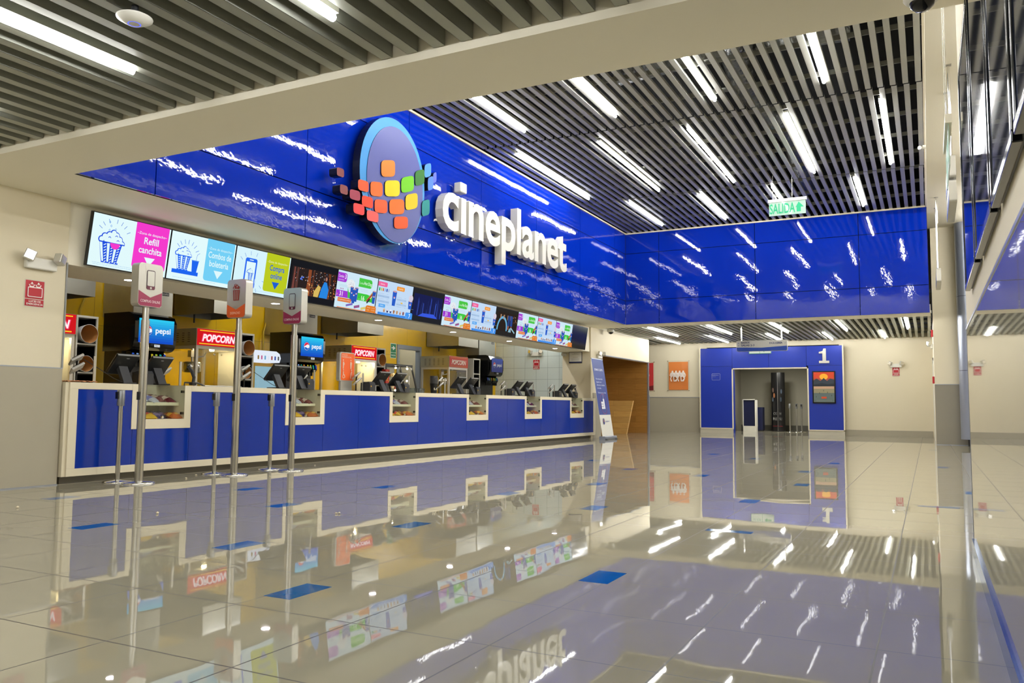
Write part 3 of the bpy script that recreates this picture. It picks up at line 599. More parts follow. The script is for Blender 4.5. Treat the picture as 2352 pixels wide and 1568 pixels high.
def zone(a, col, t1, t2, tc, h1, h2, big='dff8fc'):
    a.rect(51, 5, 95.5, 57.2, col, (4, 4, 0, 0)); a.text('–Zona de despacho–', 73.2, 44.5, 3.0, tc if tc != '1f5fd0' else 'e8f0c0', wid=40)
    a.text(t1, 73.2, 34.2, 7.6, tc, bold=.016, wid=h1); a.text(t2, 73.2, 23.6, 7.6, tc, bold=.016, wid=h2)
    a.poly([(66, 19), (80.5, 19), (73.2, 9)], tc)
def scr_refill(a):
    a.rect(0, 0, 100, 57.2, BG); bucket(a, 25, 5, 30, 40, '1f4fe0', BG)
    a.poly([(28 + 6 * math.cos(R(t)), 27.6 + 6.5 * math.sin(R(t))) for t in range(180, 361, 18)], 'f43ccc')
    rays(a, 25, 32, 18, 22.5, (30, 50, 66, 84, 112, 132, 148), .55, '3a70d8')
    for x, y in ((18, 50), (20, 46), (26, 43), (18.5, 41)): a.line([(x - 1, y), (x, y + 1.3), (x + 1, y), (x, y - 1.2), (x - 1, y)], .4, '6aa0e8')
    zone(a, 'f43ccc', 'Refill', 'canchita', 'e8fafc', 19.5, 31)
    small_print(a, 3, 3.8, 70, '9cc4ec', 1); small_print(a, 3, 2, 44, '9cc4ec', 2)
def scr_combos(a):
    a.rect(0, 0, 100, 57.2, BG); bucket(a, 20, 12.6, 23, 31, '1f66f0', BG)
    a.poly([(4, 8), (43, 8), (43, 12.6), (4, 12.6)], '1f66f0'); a.poly([(33, 12), (40, 12), (42, 26), (31.5, 26)], '1f66f0'); a.rect(31, 26, 42.5, 27, '5a94f0', .4)
    a.line([(37.5, 27), (38.5, 34), (42, 36.5)], .45, '3a78e8'); rays(a, 22, 30, 15, 20, (28, 48, 66, 86, 104, 124, 140), .6, '3a78e8')
    zone(a, '74d0f6', 'Combos de', 'boletería', 'dff8fc', 37, 31); small_print(a, 6, 3, 64, '9cc4ec', 3)
def scr_compra(a):
    a.rect(0, 0, 100, 57.2, 'd8f4fc'); a.rect(17, 5, 38, 45, '2c6cf0', 3); a.rect(19.5, 11, 35.5, 40, BG); a.rect(24, 42, 31, 43.2, BG, .5); a.oval(27.5, 8, 1.6, 1.6, BG)
    bucket(a, 27, 15, 11, 18, '3a78e8', BG, 2); a.poly([(35, 19), (37.6, 13.5), (35.8, 14.2), (34.6, 11.5)], 'c8e0f0')
    rays(a, 27, 26, 23, 28, (75, 100, 122, 140, -22, -42, -62), .55, '3a78d8')
    zone(a, 'bccb22', 'Compra', 'online', '1f5fd0', 28, 22); small_print(a, 36, 3, 34, '9cc4ec', 4)
def dots(a, n, x0, x1, y0, y1, cols, r0, r1, seed):
    rnd = random.Random(seed)
    for _ in range(n): 
        r = rnd.uniform(r0, r1); a.oval(rnd.uniform(x0, x1), rnd.uniform(y0, y1), r, r, rnd.choice(cols), 6)
def scr_lights(a):
    a.rect(0, 0, 100, 57.2, '1a1b20'); a.rect(4, 9, 98, 48, '2c2322')
    for x, w_, c in ((12, 6, '5c3a34'), (6, 5, '74423c'), (36, 9, '8c4a2c'), (46, 5, '5a3426'), (80, 8, '6e3c22'), (94, 4, '50281c')): a.poly([(x, 9), (x + w_, 9), (x + w_ * .8, 47), (x + 1, 47)], c)
    dots(a, 90, 6, 97, 24, 47, ['e8d8d0', 'f0b890', 'c86a38', '8ab0e0', 'f0f0f0', '70301c'], .3, .8, 5); dots(a, 60, 30, 97, 11, 28, ['f0a050', 'e88838', 'ffd890', 'b05020'], .5, 1.1, 6)
    dots(a, 8, 12, 20, 30, 34, ['5a78f8', '6a90ff'], .6, 1.3, 9)
    a.poly([(44, 9), (54, 9), (58, 24), (52, 27), (44, 16)], 'd8b860')
    a.poly([(56, 9), (74, 9), (76, 28), (72, 33), (64, 33), (59, 22)], '2a86e0'); a.oval(69, 38, 4.4, 5.4, '3a2a2c'); a.poly([(66, 40), (73, 41), (76, 22), (73, 26)], '2a2024'); a.oval(67.8, 37.5, 2.2, 3, 'a87868')
def cup(a, x, y, w_, h_, c='2a58b8'):
    a.poly([(x - w_ * .36, y), (x + w_ * .36, y), (x + w_ * .5, y + h_), (x - w_ * .5, y + h_)], c); a.oval(x, y + h_, w_ * .5, w_ * .12, 'c8a0a8', 10)
    a.oval(x, y + h_ * .58, w_ * .17, w_ * .17, 'e8f0f8', 10); a.oval(x, y + h_ * .62, w_ * .15, w_ * .08, 'd83a50', 8)
def scr_combo(a):
    a.rect(0, 0, 100, 57.2, 'cfe9f6'); a.rect(0, 40, 22, 54, 'a63cd0', (0, 4, 4, 0)); a.text('Combo', 1.5, 46.5, 4.2, 'e8d8f8', 'l', .01, 13); a.text('3', 18.3, 45.5, 6.6, 'f0e8fc', 'c', .02); a.text('Agrandado', 1.8, 42.2, 2.2, 'e0c8f0', 'l')
    a.rect(52, 38, 86, 52, '4cc648', (0, 5, 5, 0)); a.text('Combo', 53, 42.5, 3.6, 'd0f4d0', 'l', 0, 11.5); a.text('Hot Dog', 65, 42.5, 5.0, 'e8fae8', 'l', .012, 20)
    a.rect(0, 16.5, 52, 27, 'a03cd0', (0, 0, 0, 0)); a.poly([(52, 16.5), (97, 16.5), (97, 21), (90, 26), (76, 28), (52, 28)], '40c840')
    a.text('S/.', 2, 19, 2, 'e0c8f0', 'l'); a.text('31', 8, 18.6, 7, 'f4ecfc', 'l', .02); a.text('S/.', 56, 17.6, 2, 'd0f4d0', 'l'); a.text('16', 62, 17.4, 7, 'ecfcec', 'l', .02)
    a.oval(32, 39, 10, 7.5, 'e4ecf0'); dots(a, 40, 24, 40, 33, 45, ['f8f8f8', 'c8c0d0', 'e8e0c8', 'b0a8c0'], .4, .9, 11); a.poly([(26, 17), (34, 17), (38, 33), (23, 33)], '48c050'); a.poly([(27, 26), (37, 26), (38, 33), (23, 33)], 'cfe6ea')
    cup(a, 34, 13, 8, 22); cup(a, 45, 13, 8, 22); cup(a, 39.5, 10, 9, 22)
    a.poly([(70, 17), (78, 17), (94, 33), (88, 36)], 'b8904c'); a.line([(73, 18), (90, 33)], 1.8, 'a03038'); a.line([(76, 17.5), (92, 31.5)], 1.2, 'e8d0a0'); a.line([(74, 15), (80, 21)], 3, '30303a'); cup(a, 90, 15, 9, 20)
    for y in (35, 33): small_print(a, 2, y, 18, '9ab8d0', y)
    for y in (34, 31.5): small_print(a, 53, y, 18, '9ab8d0', y)
    for x in (3, 6, 9): a.poly([(x, 28.5), (x + 2, 28.5), (x + 1, 31)], 'b04890')
    a.rect(0, 9.5, 32, 15.5, 'e07838', (0, 1.5, 1.5, 0)); a.text('Complementa tu combo', 1.5, 11.6, 2.4, 'f8e0d0', 'l', 0, 28)
    a.line([(22, 5), (36, 8.5)], 3.2, '7a6ac0'); a.line([(42, 4.5), (53, 7)], 4.2, '9a5a90'); a.line([(59, 3.6), (69, 6)], 4, 'd8c878')
    a.rect(0, 0, 100, 1.2, 'e07a28'); a.rect(70, 0, 97, 11, 'e07c28', (0, 0, 4, 4)); a.text('Dobles   S/.6.90', 83.5, 6.8, 1.9, 'f4d0a8', wid=20); a.text('Indiv.    S/.4.90', 83.5, 3.0, 1.9, 'f4d0a8', wid=20)
def scr_drinks(a):
    a.rect(0, 0, 100, 57.2, 'c4dcf6'); a.rect(0, 46.5, 25, 54, 'f0649c', (0, 2, 2, 0)); a.text('Bebidas', 12, 49, 2.8, 'fce0ec'); a.rect(52, 45, 75, 52, 'f09838', 2); a.text('Canchita', 63.5, 47.3, 2.8, 'fff0d8')
    for i, c in enumerate(('30b070', 'c8c850', 'd07848', '90b8e8', '3a58b0', 'a8b8d8')): a.rect(3 + i * 5, 39, 6.4 + i * 5, 44, c, .6)
    for i in range(5):
        y = 34 - i * 4.3
        if i % 2: a.rect(1, y - 1, 33, y + 2.6, 'aac6e6')
        small_print(a, 2, y + .7, 14, '8aa4c8', 20 + i); small_print(a, 25, y + .7, 5, '8aa4c8', 30 + i)
    for i in range(5):
        y = 33 - i * 4
        if i % 2: a.rect(51, y - 1, 80, y + 2.6, 'b0cae8')
        small_print(a, 52, y + .7, 12, '8aa4c8', 40 + i); small_print(a, 74, y + .7, 5, '8aa4c8', 50 + i)
    a.rect(62, 23.5, 68, 26, 'e8c060', .6); cup(a, 42, 18, 12, 24, '2c5ec8'); cup(a, 90, 17, 12, 14, '2c5ec8'); a.oval(90, 36, 6.5, 6, 'd8d0e0'); dots(a, 20, 85, 95, 31, 40, ['f8f0f0', 'c8b8d0'], .4, .9, 13)
    a.rect(0, 12, 18, 17.5, '58a8f0', (0, 1.5, 1.5, 0)); a.text('Muffins', 8.5, 13.8, 2.4, 'e0f0ff'); a.line([(0, 17.8), (100, 17.8)], .2, '98b8e0')
    a.rect(0, 0, 80, 4, '3a88e8'); small_print(a, 6, 2.6, 60, '90c0f8', 60); a.rect(76, 0, 97, 11, '4a98f0', (0, 0, 3, 3)); a.text('S/.', 78.5, 2.4, 2, 'c8e0fc', 'l'); a.text('7', 88.5, 1.8, 7, 'eaf6ff', 'c', .015)
    for i in range(7): a.poly([(13 + i * 9, 4.8), (16.4 + i * 9, 4.8), (17.4 + i * 9, 9), (12 + i * 9, 9)], ('b88058', '303060', '30387a', 'b07858', 'b88860', 'b08070', '80505a')[i]); a.oval(14.7 + i * 9, 9.2, 2.7, 1.5, ('e0b890', 'd8d8e8', 'f0f0f8', 'a06848', 'c09870', 'e0c0b0', '9a6060')[i], 8)
def scr_forest(a):
    a.rect(0, 0, 100, 57.2, '24252a'); a.rect(4, 9, 97, 48, '1c2150'); rnd = random.Random(3)
    for i in range(26):
        x = rnd.uniform(8, 92); a.poly([(x, 9 + rnd.uniform(0, 6)), (x + rnd.uniform(1, 4), 9), (x + rnd.uniform(2, 4), rnd.uniform(26, 44)), (x + 1, rnd.uniform(26, 46))], rnd.choice(['28346e', '3044a0', '1a2048', '3a58b8', '20285c']))
    a.poly([(20, 9), (84, 9), (70, 16), (34, 15)], '3a5ae0')
def scr_arch(a):
    a.rect(0, 0, 100, 57.2, '2a2826'); a.rect(6, 9, 98, 49, '2c2420')
    a.line([(12 + 21 * (1 - math.cos(R(t))), 12 + 26 * math.sin(R(t))) for t in range(0, 181, 12)], 5, '6ab0d8')
    for x in (20, 34, 52, 66): a.poly([(x, 44), (x + 6, 44), (x + 3, 34), (x + 1, 34)], 'b08868')
    a.poly([(55, 20), (64, 20), (66, 44), (54, 44)], '28407a'); a.poly([(68, 22), (78, 22), (76, 44), (67, 44)], '2a4890'); a.poly([(56, 14), (62, 14), (63, 22), (57, 22)], 'a06048'); a.poly([(70, 13), (75, 13), (76, 22), (71, 22)], '8a5040')
    dots(a, 16, 78, 96, 30, 45, ['c08050', 'e0c0a0', '6a4030'], .6, 1.4, 15); a.poly([(60, 9), (74, 9), (70, 19), (64, 16)], '8ab4c4'); a.line([(72, 18), (90, 9)], 3, '9ac8d8')
def scr_off(a):
    a.rect(0, 0, 100, 57.2, BLACKG)
SCR = [(scr_refill, 'pink REFILL menu screen with a drawn popcorn bucket, leftmost of the row'), (scr_combos, 'light blue COMBOS menu screen with drawn popcorn and cup'), (scr_compra, 'menu screen with olive COMPRA ONLINE panel and drawn phone'),
       (scr_lights, 'menu screen playing a film clip with warm fairy lights and a blue coat'), (scr_combo, 'combo price menu screen between the fairy-light clip and a drinks list'), (scr_drinks, 'drinks list menu screen left of the dark blue film clip'),
       (scr_forest, 'menu screen playing a dark blue film clip'), (scr_combo, 'combo price menu screen right of the dark blue film clip'), (scr_drinks, 'drinks list menu screen left of the clip with a pale arch'), (scr_arch, 'menu screen playing a clip with a pale blue arch'),
       (scr_combo, 'combo price menu screen right of the clip with a pale arch'), (scr_drinks, 'drinks list menu screen, rightmost drinks list of the row'), (scr_combo, 'combo price menu screen beside the switched-off screen'), (scr_off, 'switched-off black menu screen at the right end of the row')]
SW = 14.933 / 14; TILT = math.atan(.09 / .61)
for k, (fn, lab) in enumerate(SCR):
    x0 = 5.828 + k * SW; m4 = face_hall(0, 0, 0, TILT)
    s_ = empty('menu_screen', (x0, 8.40, 2.437), lab, 'screen', 'menu screens over the counter')
    MB().box(.004, SW - .004, 0, .622, -.055, -.002).xf(m4).build('housing', BLACK, s_, bevel=.004)
    MB().box(.3, .76, .18, .5, -.075, -.055).xf(m4).build('wall_bracket', BLACK, s_)
    a = Art(lit, .05); fn(a); q = (SW - .022) / 100
    a.build('display', m4 @ Matrix.Translation((.011, .012, .0)) @ Matrix.Scale(q, 4), s_)

# ================================================================== KITCHEN EQUIPMENT
def flat(name, art, m4, parent=None): return art.build(name, m4, parent)
bk = empty('back_counter', (4, 10.25, 0), 'steel work counter along the yellow kitchen wall', 'counter')
MB().box(0, 12.2, 0, 1.25, .86, .90).box(13.0, 16.9, 0, 1.25, .86, .90).build('worktop', STEEL, bk)
MB().box(0, 12.2, .04, 1.2, .0045, .86).box(13.0, 16.9, .04, 1.2, .0045, .86).build('cabinet', HOODST, bk)

HY = 10.57
def hood(x0, x1, label):
    h = empty('extractor_hood', (x0, HY, 2.4), label, 'extractor hood', 'extractor hoods over the popcorn machines'); w_ = x1 - x0; dp = KB - HY - .005
    t = .012
    MB().box(0, w_, 0, t, 0, .55).box(0, t, t, dp, 0, .55).box(w_ - t, w_, t, dp, 0, .55).box(0, w_, 0, dp, .55, .56).box(0, w_, dp - t, dp, 0, .55).build('canopy', HOODST, h)
    MB().box(.05, w_ - .05, .05, dp - .05, .16, .17).build('filter', mat('hood_inside', '26282a', .5, .5), h)
    MB().tube([(w_ * .42, dp - .12, .16), (w_ * .42, dp - .12, -.10)], .015).build('drain', CHAR, h)
for a, b, l_ in ((6.5, 7.5, 'stainless extractor hood at the left end of the kitchen'), (9.67, 10.5, 'stainless extractor hood over the popcorn machine behind the middle sign post'), (13.5, 14.4, 'stainless extractor hood over the popcorn machine behind the orange sign'), (17.6, 18.6, 'stainless extractor hood over the unlit popcorn machine')):
    hood(a, b, l_)

def popcorn(x0, label, on=True, wd=.84):
    p = empty('popcorn_machine', (x0, 10.5, .9), label, 'popcorn machine', 'popcorn machines'); D = .82
    ST = mat('machine_frame', 'c2beb4', .3, .5)
    MB().box(0, wd, .02, D, 0, .20).box(.02, wd - .02, .04, D - .02, .20, .23).build('base', STEEL, p, bevel=.004)
    MB().box(0, .045, 0, .045, .20, .93).box(wd - .045, wd, 0, .045, .20, .93).box(0, .045, D - .045, D, .20, .93).box(wd - .045, wd, D - .045, D, .20, .93).box(.045, wd - .045, 0, .03, .88, .93).box(0, .03, .045, D - .045, .88, .93).box(wd - .03, wd, .045, D - .045, .88, .93).build('frame', ST, p)
    roof = MB().box(-.01, wd + .01, -.01, D + .01, .93, 1.21)
    for i in range(5):
        for j in range(5): roof.box(-.013, -.009, .14 + i * .13, .19 + i * .13, .99 + j * .035, .998 + j * .035, 1)
    roof.build('roof', [HOODST, DARK], p)
    for a, b in ((.05, wd / 2 - .004), (wd / 2 + .004, wd - .05)):
        g = MB().box(a, b, .008, .014, .24, .87).build('glass_door', GLASS, p)
        MB().tube([((a + b) / 2 + (.12 if a < .1 else -.12), .002, .80), ((a + b) / 2 + (.12 if a < .1 else -.12), -.02, .80)], .014).build('knob', CHROME, g)
    MB().box(.008, .014, .05, D - .05, .24, .87).build('side_glass', GLASS, p); MB().box(wd - .014, wd - .008, .05, D - .05, .24, .87).build('side_glass', GLASS, p)
    MB().box(.05, wd - .05, D - .014, D - .008, .24, .87).build('back_glass', GLASS, p)
    kt = MB().lathe([(.0, .50), (.12, .50), (.15, .52), (.155, .66), (.13, .68), (0, .68)], .26, .38).build('kettle', CHROME, p)
    MB().tube([(.26, .38, .68), (.26, .38, .93)], .018).tube([(.26, .38, .74), (.42, .30, .78), (.46, .28, .84)], .012).box(.20, .32, .34, .42, .76, .87).build('hanger', STEEL, kt)
    MB().lathe([(0, .872), (.035, .874), (.04, .90)], .55, .25, n=12).build('lamp', emi('warm_lamp', (1.0, .82, .42), 420.0) if on else WHITEP, p)
    fm_ = lit if on else pc
    a = Art(fm_, .0012)
    a.rect(0, 0, wd, .27, 'd01a20' if on else 'a82818'); a.rect(.05, .235, wd - .05, .25, 'ffd030' if on else 'b86a20'); a.rect(.04, .022, wd - .06, .037, 'ffd030' if on else 'b86a20')
    if on:
        for dx in (-.006, .006): a.text('POPCORN', wd / 2 + dx, .072, .115, 'ff5080', bold=.06, wid=wd * .80, shear=.25)
    a.text('POPCORN', wd / 2, .075, .11, 'fff4f4' if on else 'd8ccc0', bold=.035, wid=wd * .78, shear=.25)
    a.build('sign_face', face_hall(0, -.014, .935), p)
popcorn(6.33, 'popcorn machine with lit sign cut off by the left wall')
popcorn(9.27, 'lit popcorn machine with kettle, behind the middle sign post', wd=.90)
popcorn(13.22, 'lit popcorn machine with vented side, behind the orange priority sign')
popcorn(17.03, 'popcorn machine with its red sign switched off', on=False, wd=.9)

def rack(x0, label, buckets):
    w_ = .33 if x0 < 17 else .36
    r = empty('box_rack', (x0, 10.5, .9), label, 'shelf rack', 'open racks beside the popcorn machines')
    F = mat('rack_frame', 'b9b7ae', .4); H = 1.21
    MB().box(0, .025, 0, .5, 0, H).box(w_ - .025, w_, 0, .5, 0, H).box(.025, w_ - .025, 0, .5, H - .03, H).box(.025, w_ - .025, 0, .5, 0, .03).build('frame', F, r)
    MB().box(.025, w_ - .025, .48, .5, .03, H - .03).build('back', DARK, r)
    for z in (.40, .80): MB().box(.025, w_ - .025, 0, .48, z, z + .02).build('shelf', F, r)
    for i in range(3):
        z0, z1 = .035 + i * .4, .385 + i * .4
        MB().prism([(.0255, z1), (.0255, z0), (w_ - .0255, z0), (w_ - .0255, z1), (w_ - .031, z1), (w_ - .031, z0 + .005), (.031, z0 + .005), (.031, z1)], 1, .02, .479).build('liner', BLACK, r)
    return r
BO = mat('bucket_outside', 'dcdcdc', .5); BI = mat('bucket_inside', 'a8743c', .7)
def popbucket(x, z, r, label):
    b = empty('popcorn_bucket', (x, 10.46, z), label, 'popcorn bucket', 'popcorn buckets lying in the racks')
    m4 = Matrix.Rotation(R(90), 4, 'X')
    MB().lathe([(r * .72, -.30), (r * .98, -.01), (r, 0), (r * .97, 0)], n=24, cap=False).xf(m4).build('wall', BO, b)
    MB().lathe([(r * .965, -.002), (r * .70, -.28), (0, -.28)], n=24, cap=False).xf(m4).build('inside', BI, b)
for k, (x, l_, n) in enumerate(((7.19, 'leftmost open rack, beside the cut-off popcorn machine', 2), (10.20, 'open rack beside the popcorn machine behind the middle sign post', 2), (14.07, 'open rack beside the popcorn machine behind the orange sign', 2), (18.24, 'empty open rack beside the unlit popcorn machine', 0))):
    rack(x, l_, n); w_ = .33
    if n:
        nm = ('leftmost', 'second', 'third')[k]
        popbucket(x + w_ / 2 + .01, .9 + .82 + .135, .135, 'cardboard popcorn bucket on the top shelf of the %s rack' % nm)
        popbucket(x + w_ / 2 - .02, .9 + .42 + .115, .115, 'cardboard popcorn bucket on the middle shelf of the %s rack' % nm)

def dispenser(x0, label, on=True):
    d = empty('soda_dispenser', (x0, 10.4, .9), label, 'soda dispenser', 'black soda dispensers'); W_ = .74
    head = [(.0, .78), (-.05, .82), (-.085, .95), (-.085, 1.20), (-.03, 1.30), (.06, 1.335), (.62, 1.335), (.62, .76), (.1, .76)]
    MB().prism(head, 0, 0, W_).build('head', BLACKG, d, bevel=.045)
    MB().box(.03, W_ - .03, .22, .62, .10, .78).build('body', BLACK, d, bevel=.01)
    MB().box(.01, W_ - .01, -.02, .62, 0, .10).build('drip_tray', BLACK, d, bevel=.008)
    vc = ['2a50b0', '7090c0', '30806a', 'b87a28', 'b8a828', '9ab030', '2a9080', '2040a0']
    for i in range(8):
        x = .09 + i * .075 + (.03 if i > 3 else 0)
        v = MB().prism([(.04, .65), (.055, .73), (.12, .77), (.2, .77), (.2, .63), (.08, .59)], 0, x - .022, x + .022).box(x - .012, x + .012, .07, .10, .53, .60).build('valve', BLACKG, d)
        Art(lit if on else pc, .001).rect(-.018, 0, .018, .075, vc[i], .006).build('flavour_label', Matrix.Translation((x, .037, .66)) @ Matrix.Rotation(R(78), 4, 'X'), v)
    a = Art(lit if on else pc, .0008); n = 10
    H = .36
    for i in range(n):
        c0 = (0x18, 0x50, 0xc8); c1 = (0x30, 0xc8, 0xf0)
        if not on: c0 = (0x18, 0x28, 0x78); c1 = (0x24, 0x44, 0xa8)
        t = i / (n - 1); cc = '%02x%02x%02x' % tuple(int(p + (q - p) * t) for p, q in zip(c0, c1))
        a.rect(0, H * i / n, .62, H * (i + 1) / n, cc)
    cx, cy, r = .15, .185, .075
    a.oval(cx, cy, r * 1.15, r * 1.15, '1c58b8' if on else '182868'); a.oval(cx, cy, r, r, 'f0f6ff' if on else 'c0c4d4')
    a.poly([(cx + r * .94 * math.cos(R(t)), cy + r * .94 * math.sin(R(t))) for t in range(18, 196, 12)] + [(cx - r * .3, cy + r * .22), (cx + r * .35, cy + r * .5)], 'e02848' if on else 'b83040')
    a.poly([(cx + r * .94 * math.cos(R(t)), cy + r * .94 * math.sin(R(t))) for t in range(200, 352, 12)] + [(cx + r * .3, cy - r * .5), (cx - r * .4, cy - r * .2)], '2060c0' if on else '203880')
    a.text('pepsi', .42, .155, .085, 'f4f8ff' if on else 'c8ccd8', bold=.02, wid=.27)
    a.rect(.27, -.055, .37, -.018, 'd8dce0' if on else '90949c', .004); a.text('PEC', .32, -.046, .020, '202428', wid=.07)
    a.build('lit_front', Matrix.Translation((.06, -.0875, .885)) @ Matrix.Rotation(R(90), 4, 'X'), d)
dispenser(7.98, 'black soda dispenser with lit blue front, behind the leftmost sign post')
dispenser(11.45, 'black soda dispenser with lit blue front, left of the orange sign')
dispenser(18.82, 'black soda dispenser with dim blue front, in front of the tiled wall', False)
def ice(x0, x1, label):
    d = empty('ice_machine', (x0, 10.82, 2.24), label, 'ice machine', 'stainless ice machines on the soda dispensers'); w_ = x1 - x0
    MB().box(0, w_, 0, .72, 0, .70).build('cabinet', HOODST, d, bevel=.006)
    MB().box(0, w_, .06, .72, .70, .74).build('lid', CHAR, d)
    a = Art(pc, .001); a.rect(0, 0, .16, .055, '1c1e20', .004); a.text('Cornelius', .08, .017, .026, 'd0d0d0', wid=.13); a.build('maker_plate', face_hall(w_ - .24, -.002, .36), d)
ice(8.33, 9.05, 'stainless ice machine on the leftmost soda dispenser'); ice(11.82, 12.54, 'stainless ice machine on the soda dispenser left of the orange sign'); ice(19.1, 20.02, 'stainless ice machine at the tiled wall')

for x, l_ in ((7.70, 'yellow cable hanging down the wall left of the first soda dispenser'), (11.55, 'yellow cable hanging beside the small drinks cooler')):
    o = MB().tube([(x + .45, KB - .02, 2.62), (x + .30, KB - .04, 2.52), (x + .22, KB - .05, 2.3), (x + .22, KB - .05, 1.9), (x + .27, KB - .05, 1.5), (x + .27, KB - .05, .92)], .016, n=8).build('hanging_cable', mat('yellow_cable', 'c8a828', .4)); tag(o, l_, 'cable')

# small drinks cooler
fr_ = empty('drinks_cooler', (10.60, 10.55, .9), 'small drinks cooler with lit curved white header beside the second rack', 'cooler')
GOLD = mat('brass_trim', 'b08a30', .35, .6)
MB().box(0, .62, .03, .55, 0, .72).build('cabinet', GOLD, fr_); MB().box(.05, .57, .018, .03, .04, .66).build('interior_light', lit('9cc8d8', .8), fr_); MB().box(.03, .59, 0, .012, .02, .70).build('glass_door', GLASS, fr_)
hp = MB().prism([(.0, .74), (-.03, .82), (.0, .90), (.08, .95), (.5, .95), (.5, .74)], 0, 0, .62).build('header', lit('e4ecf8'), fr_)
a = Art(lit, .0008)
for i, c in enumerate(('8a6a30', 'c06090', '60a0c8', 'e0e4f0', 'a04040', '2a48a0', '4a4a4a')): a.rect(.04 + i * .082, .04, .075 + i * .082, .11, c, .008)
a.build('flavour_icons', Matrix.Translation((0, -.032, .74)) @ Matrix.Rotation(R(90), 4, 'X'), fr_)

# pastry case
pcs = empty('pastry_case', (14.50, 10.35, .9), 'black-edged glass pastry case in front of the kitchen doorway', 'display case')
for x in (0, .55, 1.02): 
    MB().prism([(.0, .10), (.035, .10), (.26, .88), (.23, .88)], 0, x, x + .03).build('slanted_post', BLACK, pcs)
MB().box(0, 1.05, .22, .26, .86, .90).box(0, .03, .22, .75, .86, .90).box(1.02, 1.05, .22, .75, .86, .90).box(0, 1.05, .71, .75, .86, .90).build('top_frame', BLACK, pcs)
MB().box(0, 1.05, 0, .75, 0, .10).build('base', WHITE, pcs); MB().box(0, 1.05, .73, .75, .1, .86).build('back', mat('case_back', '8c8a7c', .4), pcs)
MB().add([(.03, .02, .10), (1.02, .02, .10), (1.02, .25, .88), (.03, .25, .88)], [(0, 1, 2, 3)]).build('front_glass', GLASS, pcs)
for z, y0 in ((.34, .16), (.60, .22)): MB().box(.03, 1.02, y0, .72, z, z + .012).build('glass_shelf', GLASSG, pcs)
for x, z in ((.50, .80), (.50, .55), (.50, .30), (.95, .80), (.95, .52)): MB().lathe([(0, 0), (.018, .005), (.018, .03), (0, .034)], x, .30, n=10).xf(Matrix.Translation((0, 0, z))).build('spot_lamp', emi('case_spot', (1, .9, .7), 90), pcs)
PAS = [('8a3030', 'red'), ('5a3a20', 'brown'), ('c89850', 'golden'), ('e0c8a0', 'pale')]
i_ = 0
for shelf, z, yy in (('top', .9 + .612, 10.72), ('middle', .9 + .352, 10.66), ('bottom', 1.0, 10.60)):
    for j in range(7):
        c, n = PAS[(j + i_) % 4]; x = 14.62 + j * .135
        o = MB().lathe([(.03, 0), (.045, .05), (.04, .07), (.015, .09), (0, .092)], n=12).build('pastry', mat('pastry_' + n, c, .6, bump=.5, bscale=40)); o.location = (x, yy, z)
        tag(o, '%s pastry on the %s shelf of the pastry case' % (n, shelf), 'pastry', '%s pastries on the %s shelf' % (n, shelf))
    i_ += 1
o = empty('popcorn_box', (14.42, 10.5, .9), 'red and yellow printed popcorn box at the left of the pastry case', 'box')
MB().prism([(-.055, 0), (.055, 0), (.075, .30), (-.075, .30)], 1, -.05, .05).xf(Matrix.Translation((0, 0, .46))).build('carton', mat('carton_red', 'b02818', .5), o); MB().box(-.06, .06, -.05, .05, 0, .46).build('riser', CHAR, o)
a = Art(pc, .001); rnd = random.Random(4)
for q in range(14): a.oval(rnd.uniform(-.05, .05), rnd.uniform(.04, .27), .012, .018, rnd.choice(['e8c020', 'd8a818', 'e04020']), 7)
a.build('print', face_hall(0, -.052, .46), o)

# green exit sign, emergency units in the kitchen
def exit_plate(m4, label):
    a = Art(pc, .001); a.rect(0, 0, .24, .36, 'e8f0e8', .01); a.rect(.012, .14, .228, .348, '0e7a50', .004); a.rect(.012, .012, .228, .13, '0e7a50', .004)
    a.poly([(.04, .235), (.11, .235), (.085, .20), (.12, .20), (.20, .248), (.12, .298), (.085, .298), (.11, .262), (.04, .262)], 'f0f6f0'); a.text('SALIDA', .12, .05, .04, 'f0f6f0', wid=.17, bold=.01)
    o = a.build('exit_sign', m4); return tag(o, label, 'sign')
exit_plate(face_hall(16.03, KB - .004, 2.02), 'green exit plate with white arrow beside the kitchen doorway')
def elight(loc, rz, label):
    e = empty('emergency_light', loc, label, 'emergency light', 'twin-head emergency lights', R(rz))
    MB().box(-.17, .17, -.06, 0, -.06, .06).build('battery_box', WHITEP, e, bevel=.012)
    for sx in (-1, 1):
        h = MB().box(-.055, .055, -.05, .03, -.055, .055).xf(Matrix.Translation((sx * .16, -.09, .07)) @ Matrix.Rotation(R(sx * 28), 4, 'Z') @ Matrix.Rotation(R(20), 4, 'Y')).build('lamp_head', mat('lamp_head_grey', 'c4c2b8', .25, .3), e, bevel=.012)
        MB().box(-.045, .045, -.056, -.05, -.045, .045).xf(Matrix.Translation((sx * .16, -.09, .07)) @ Matrix.Rotation(R(sx * 28), 4, 'Z') @ Matrix.Rotation(R(20), 4, 'Y')).build('lens', CHROME, h)
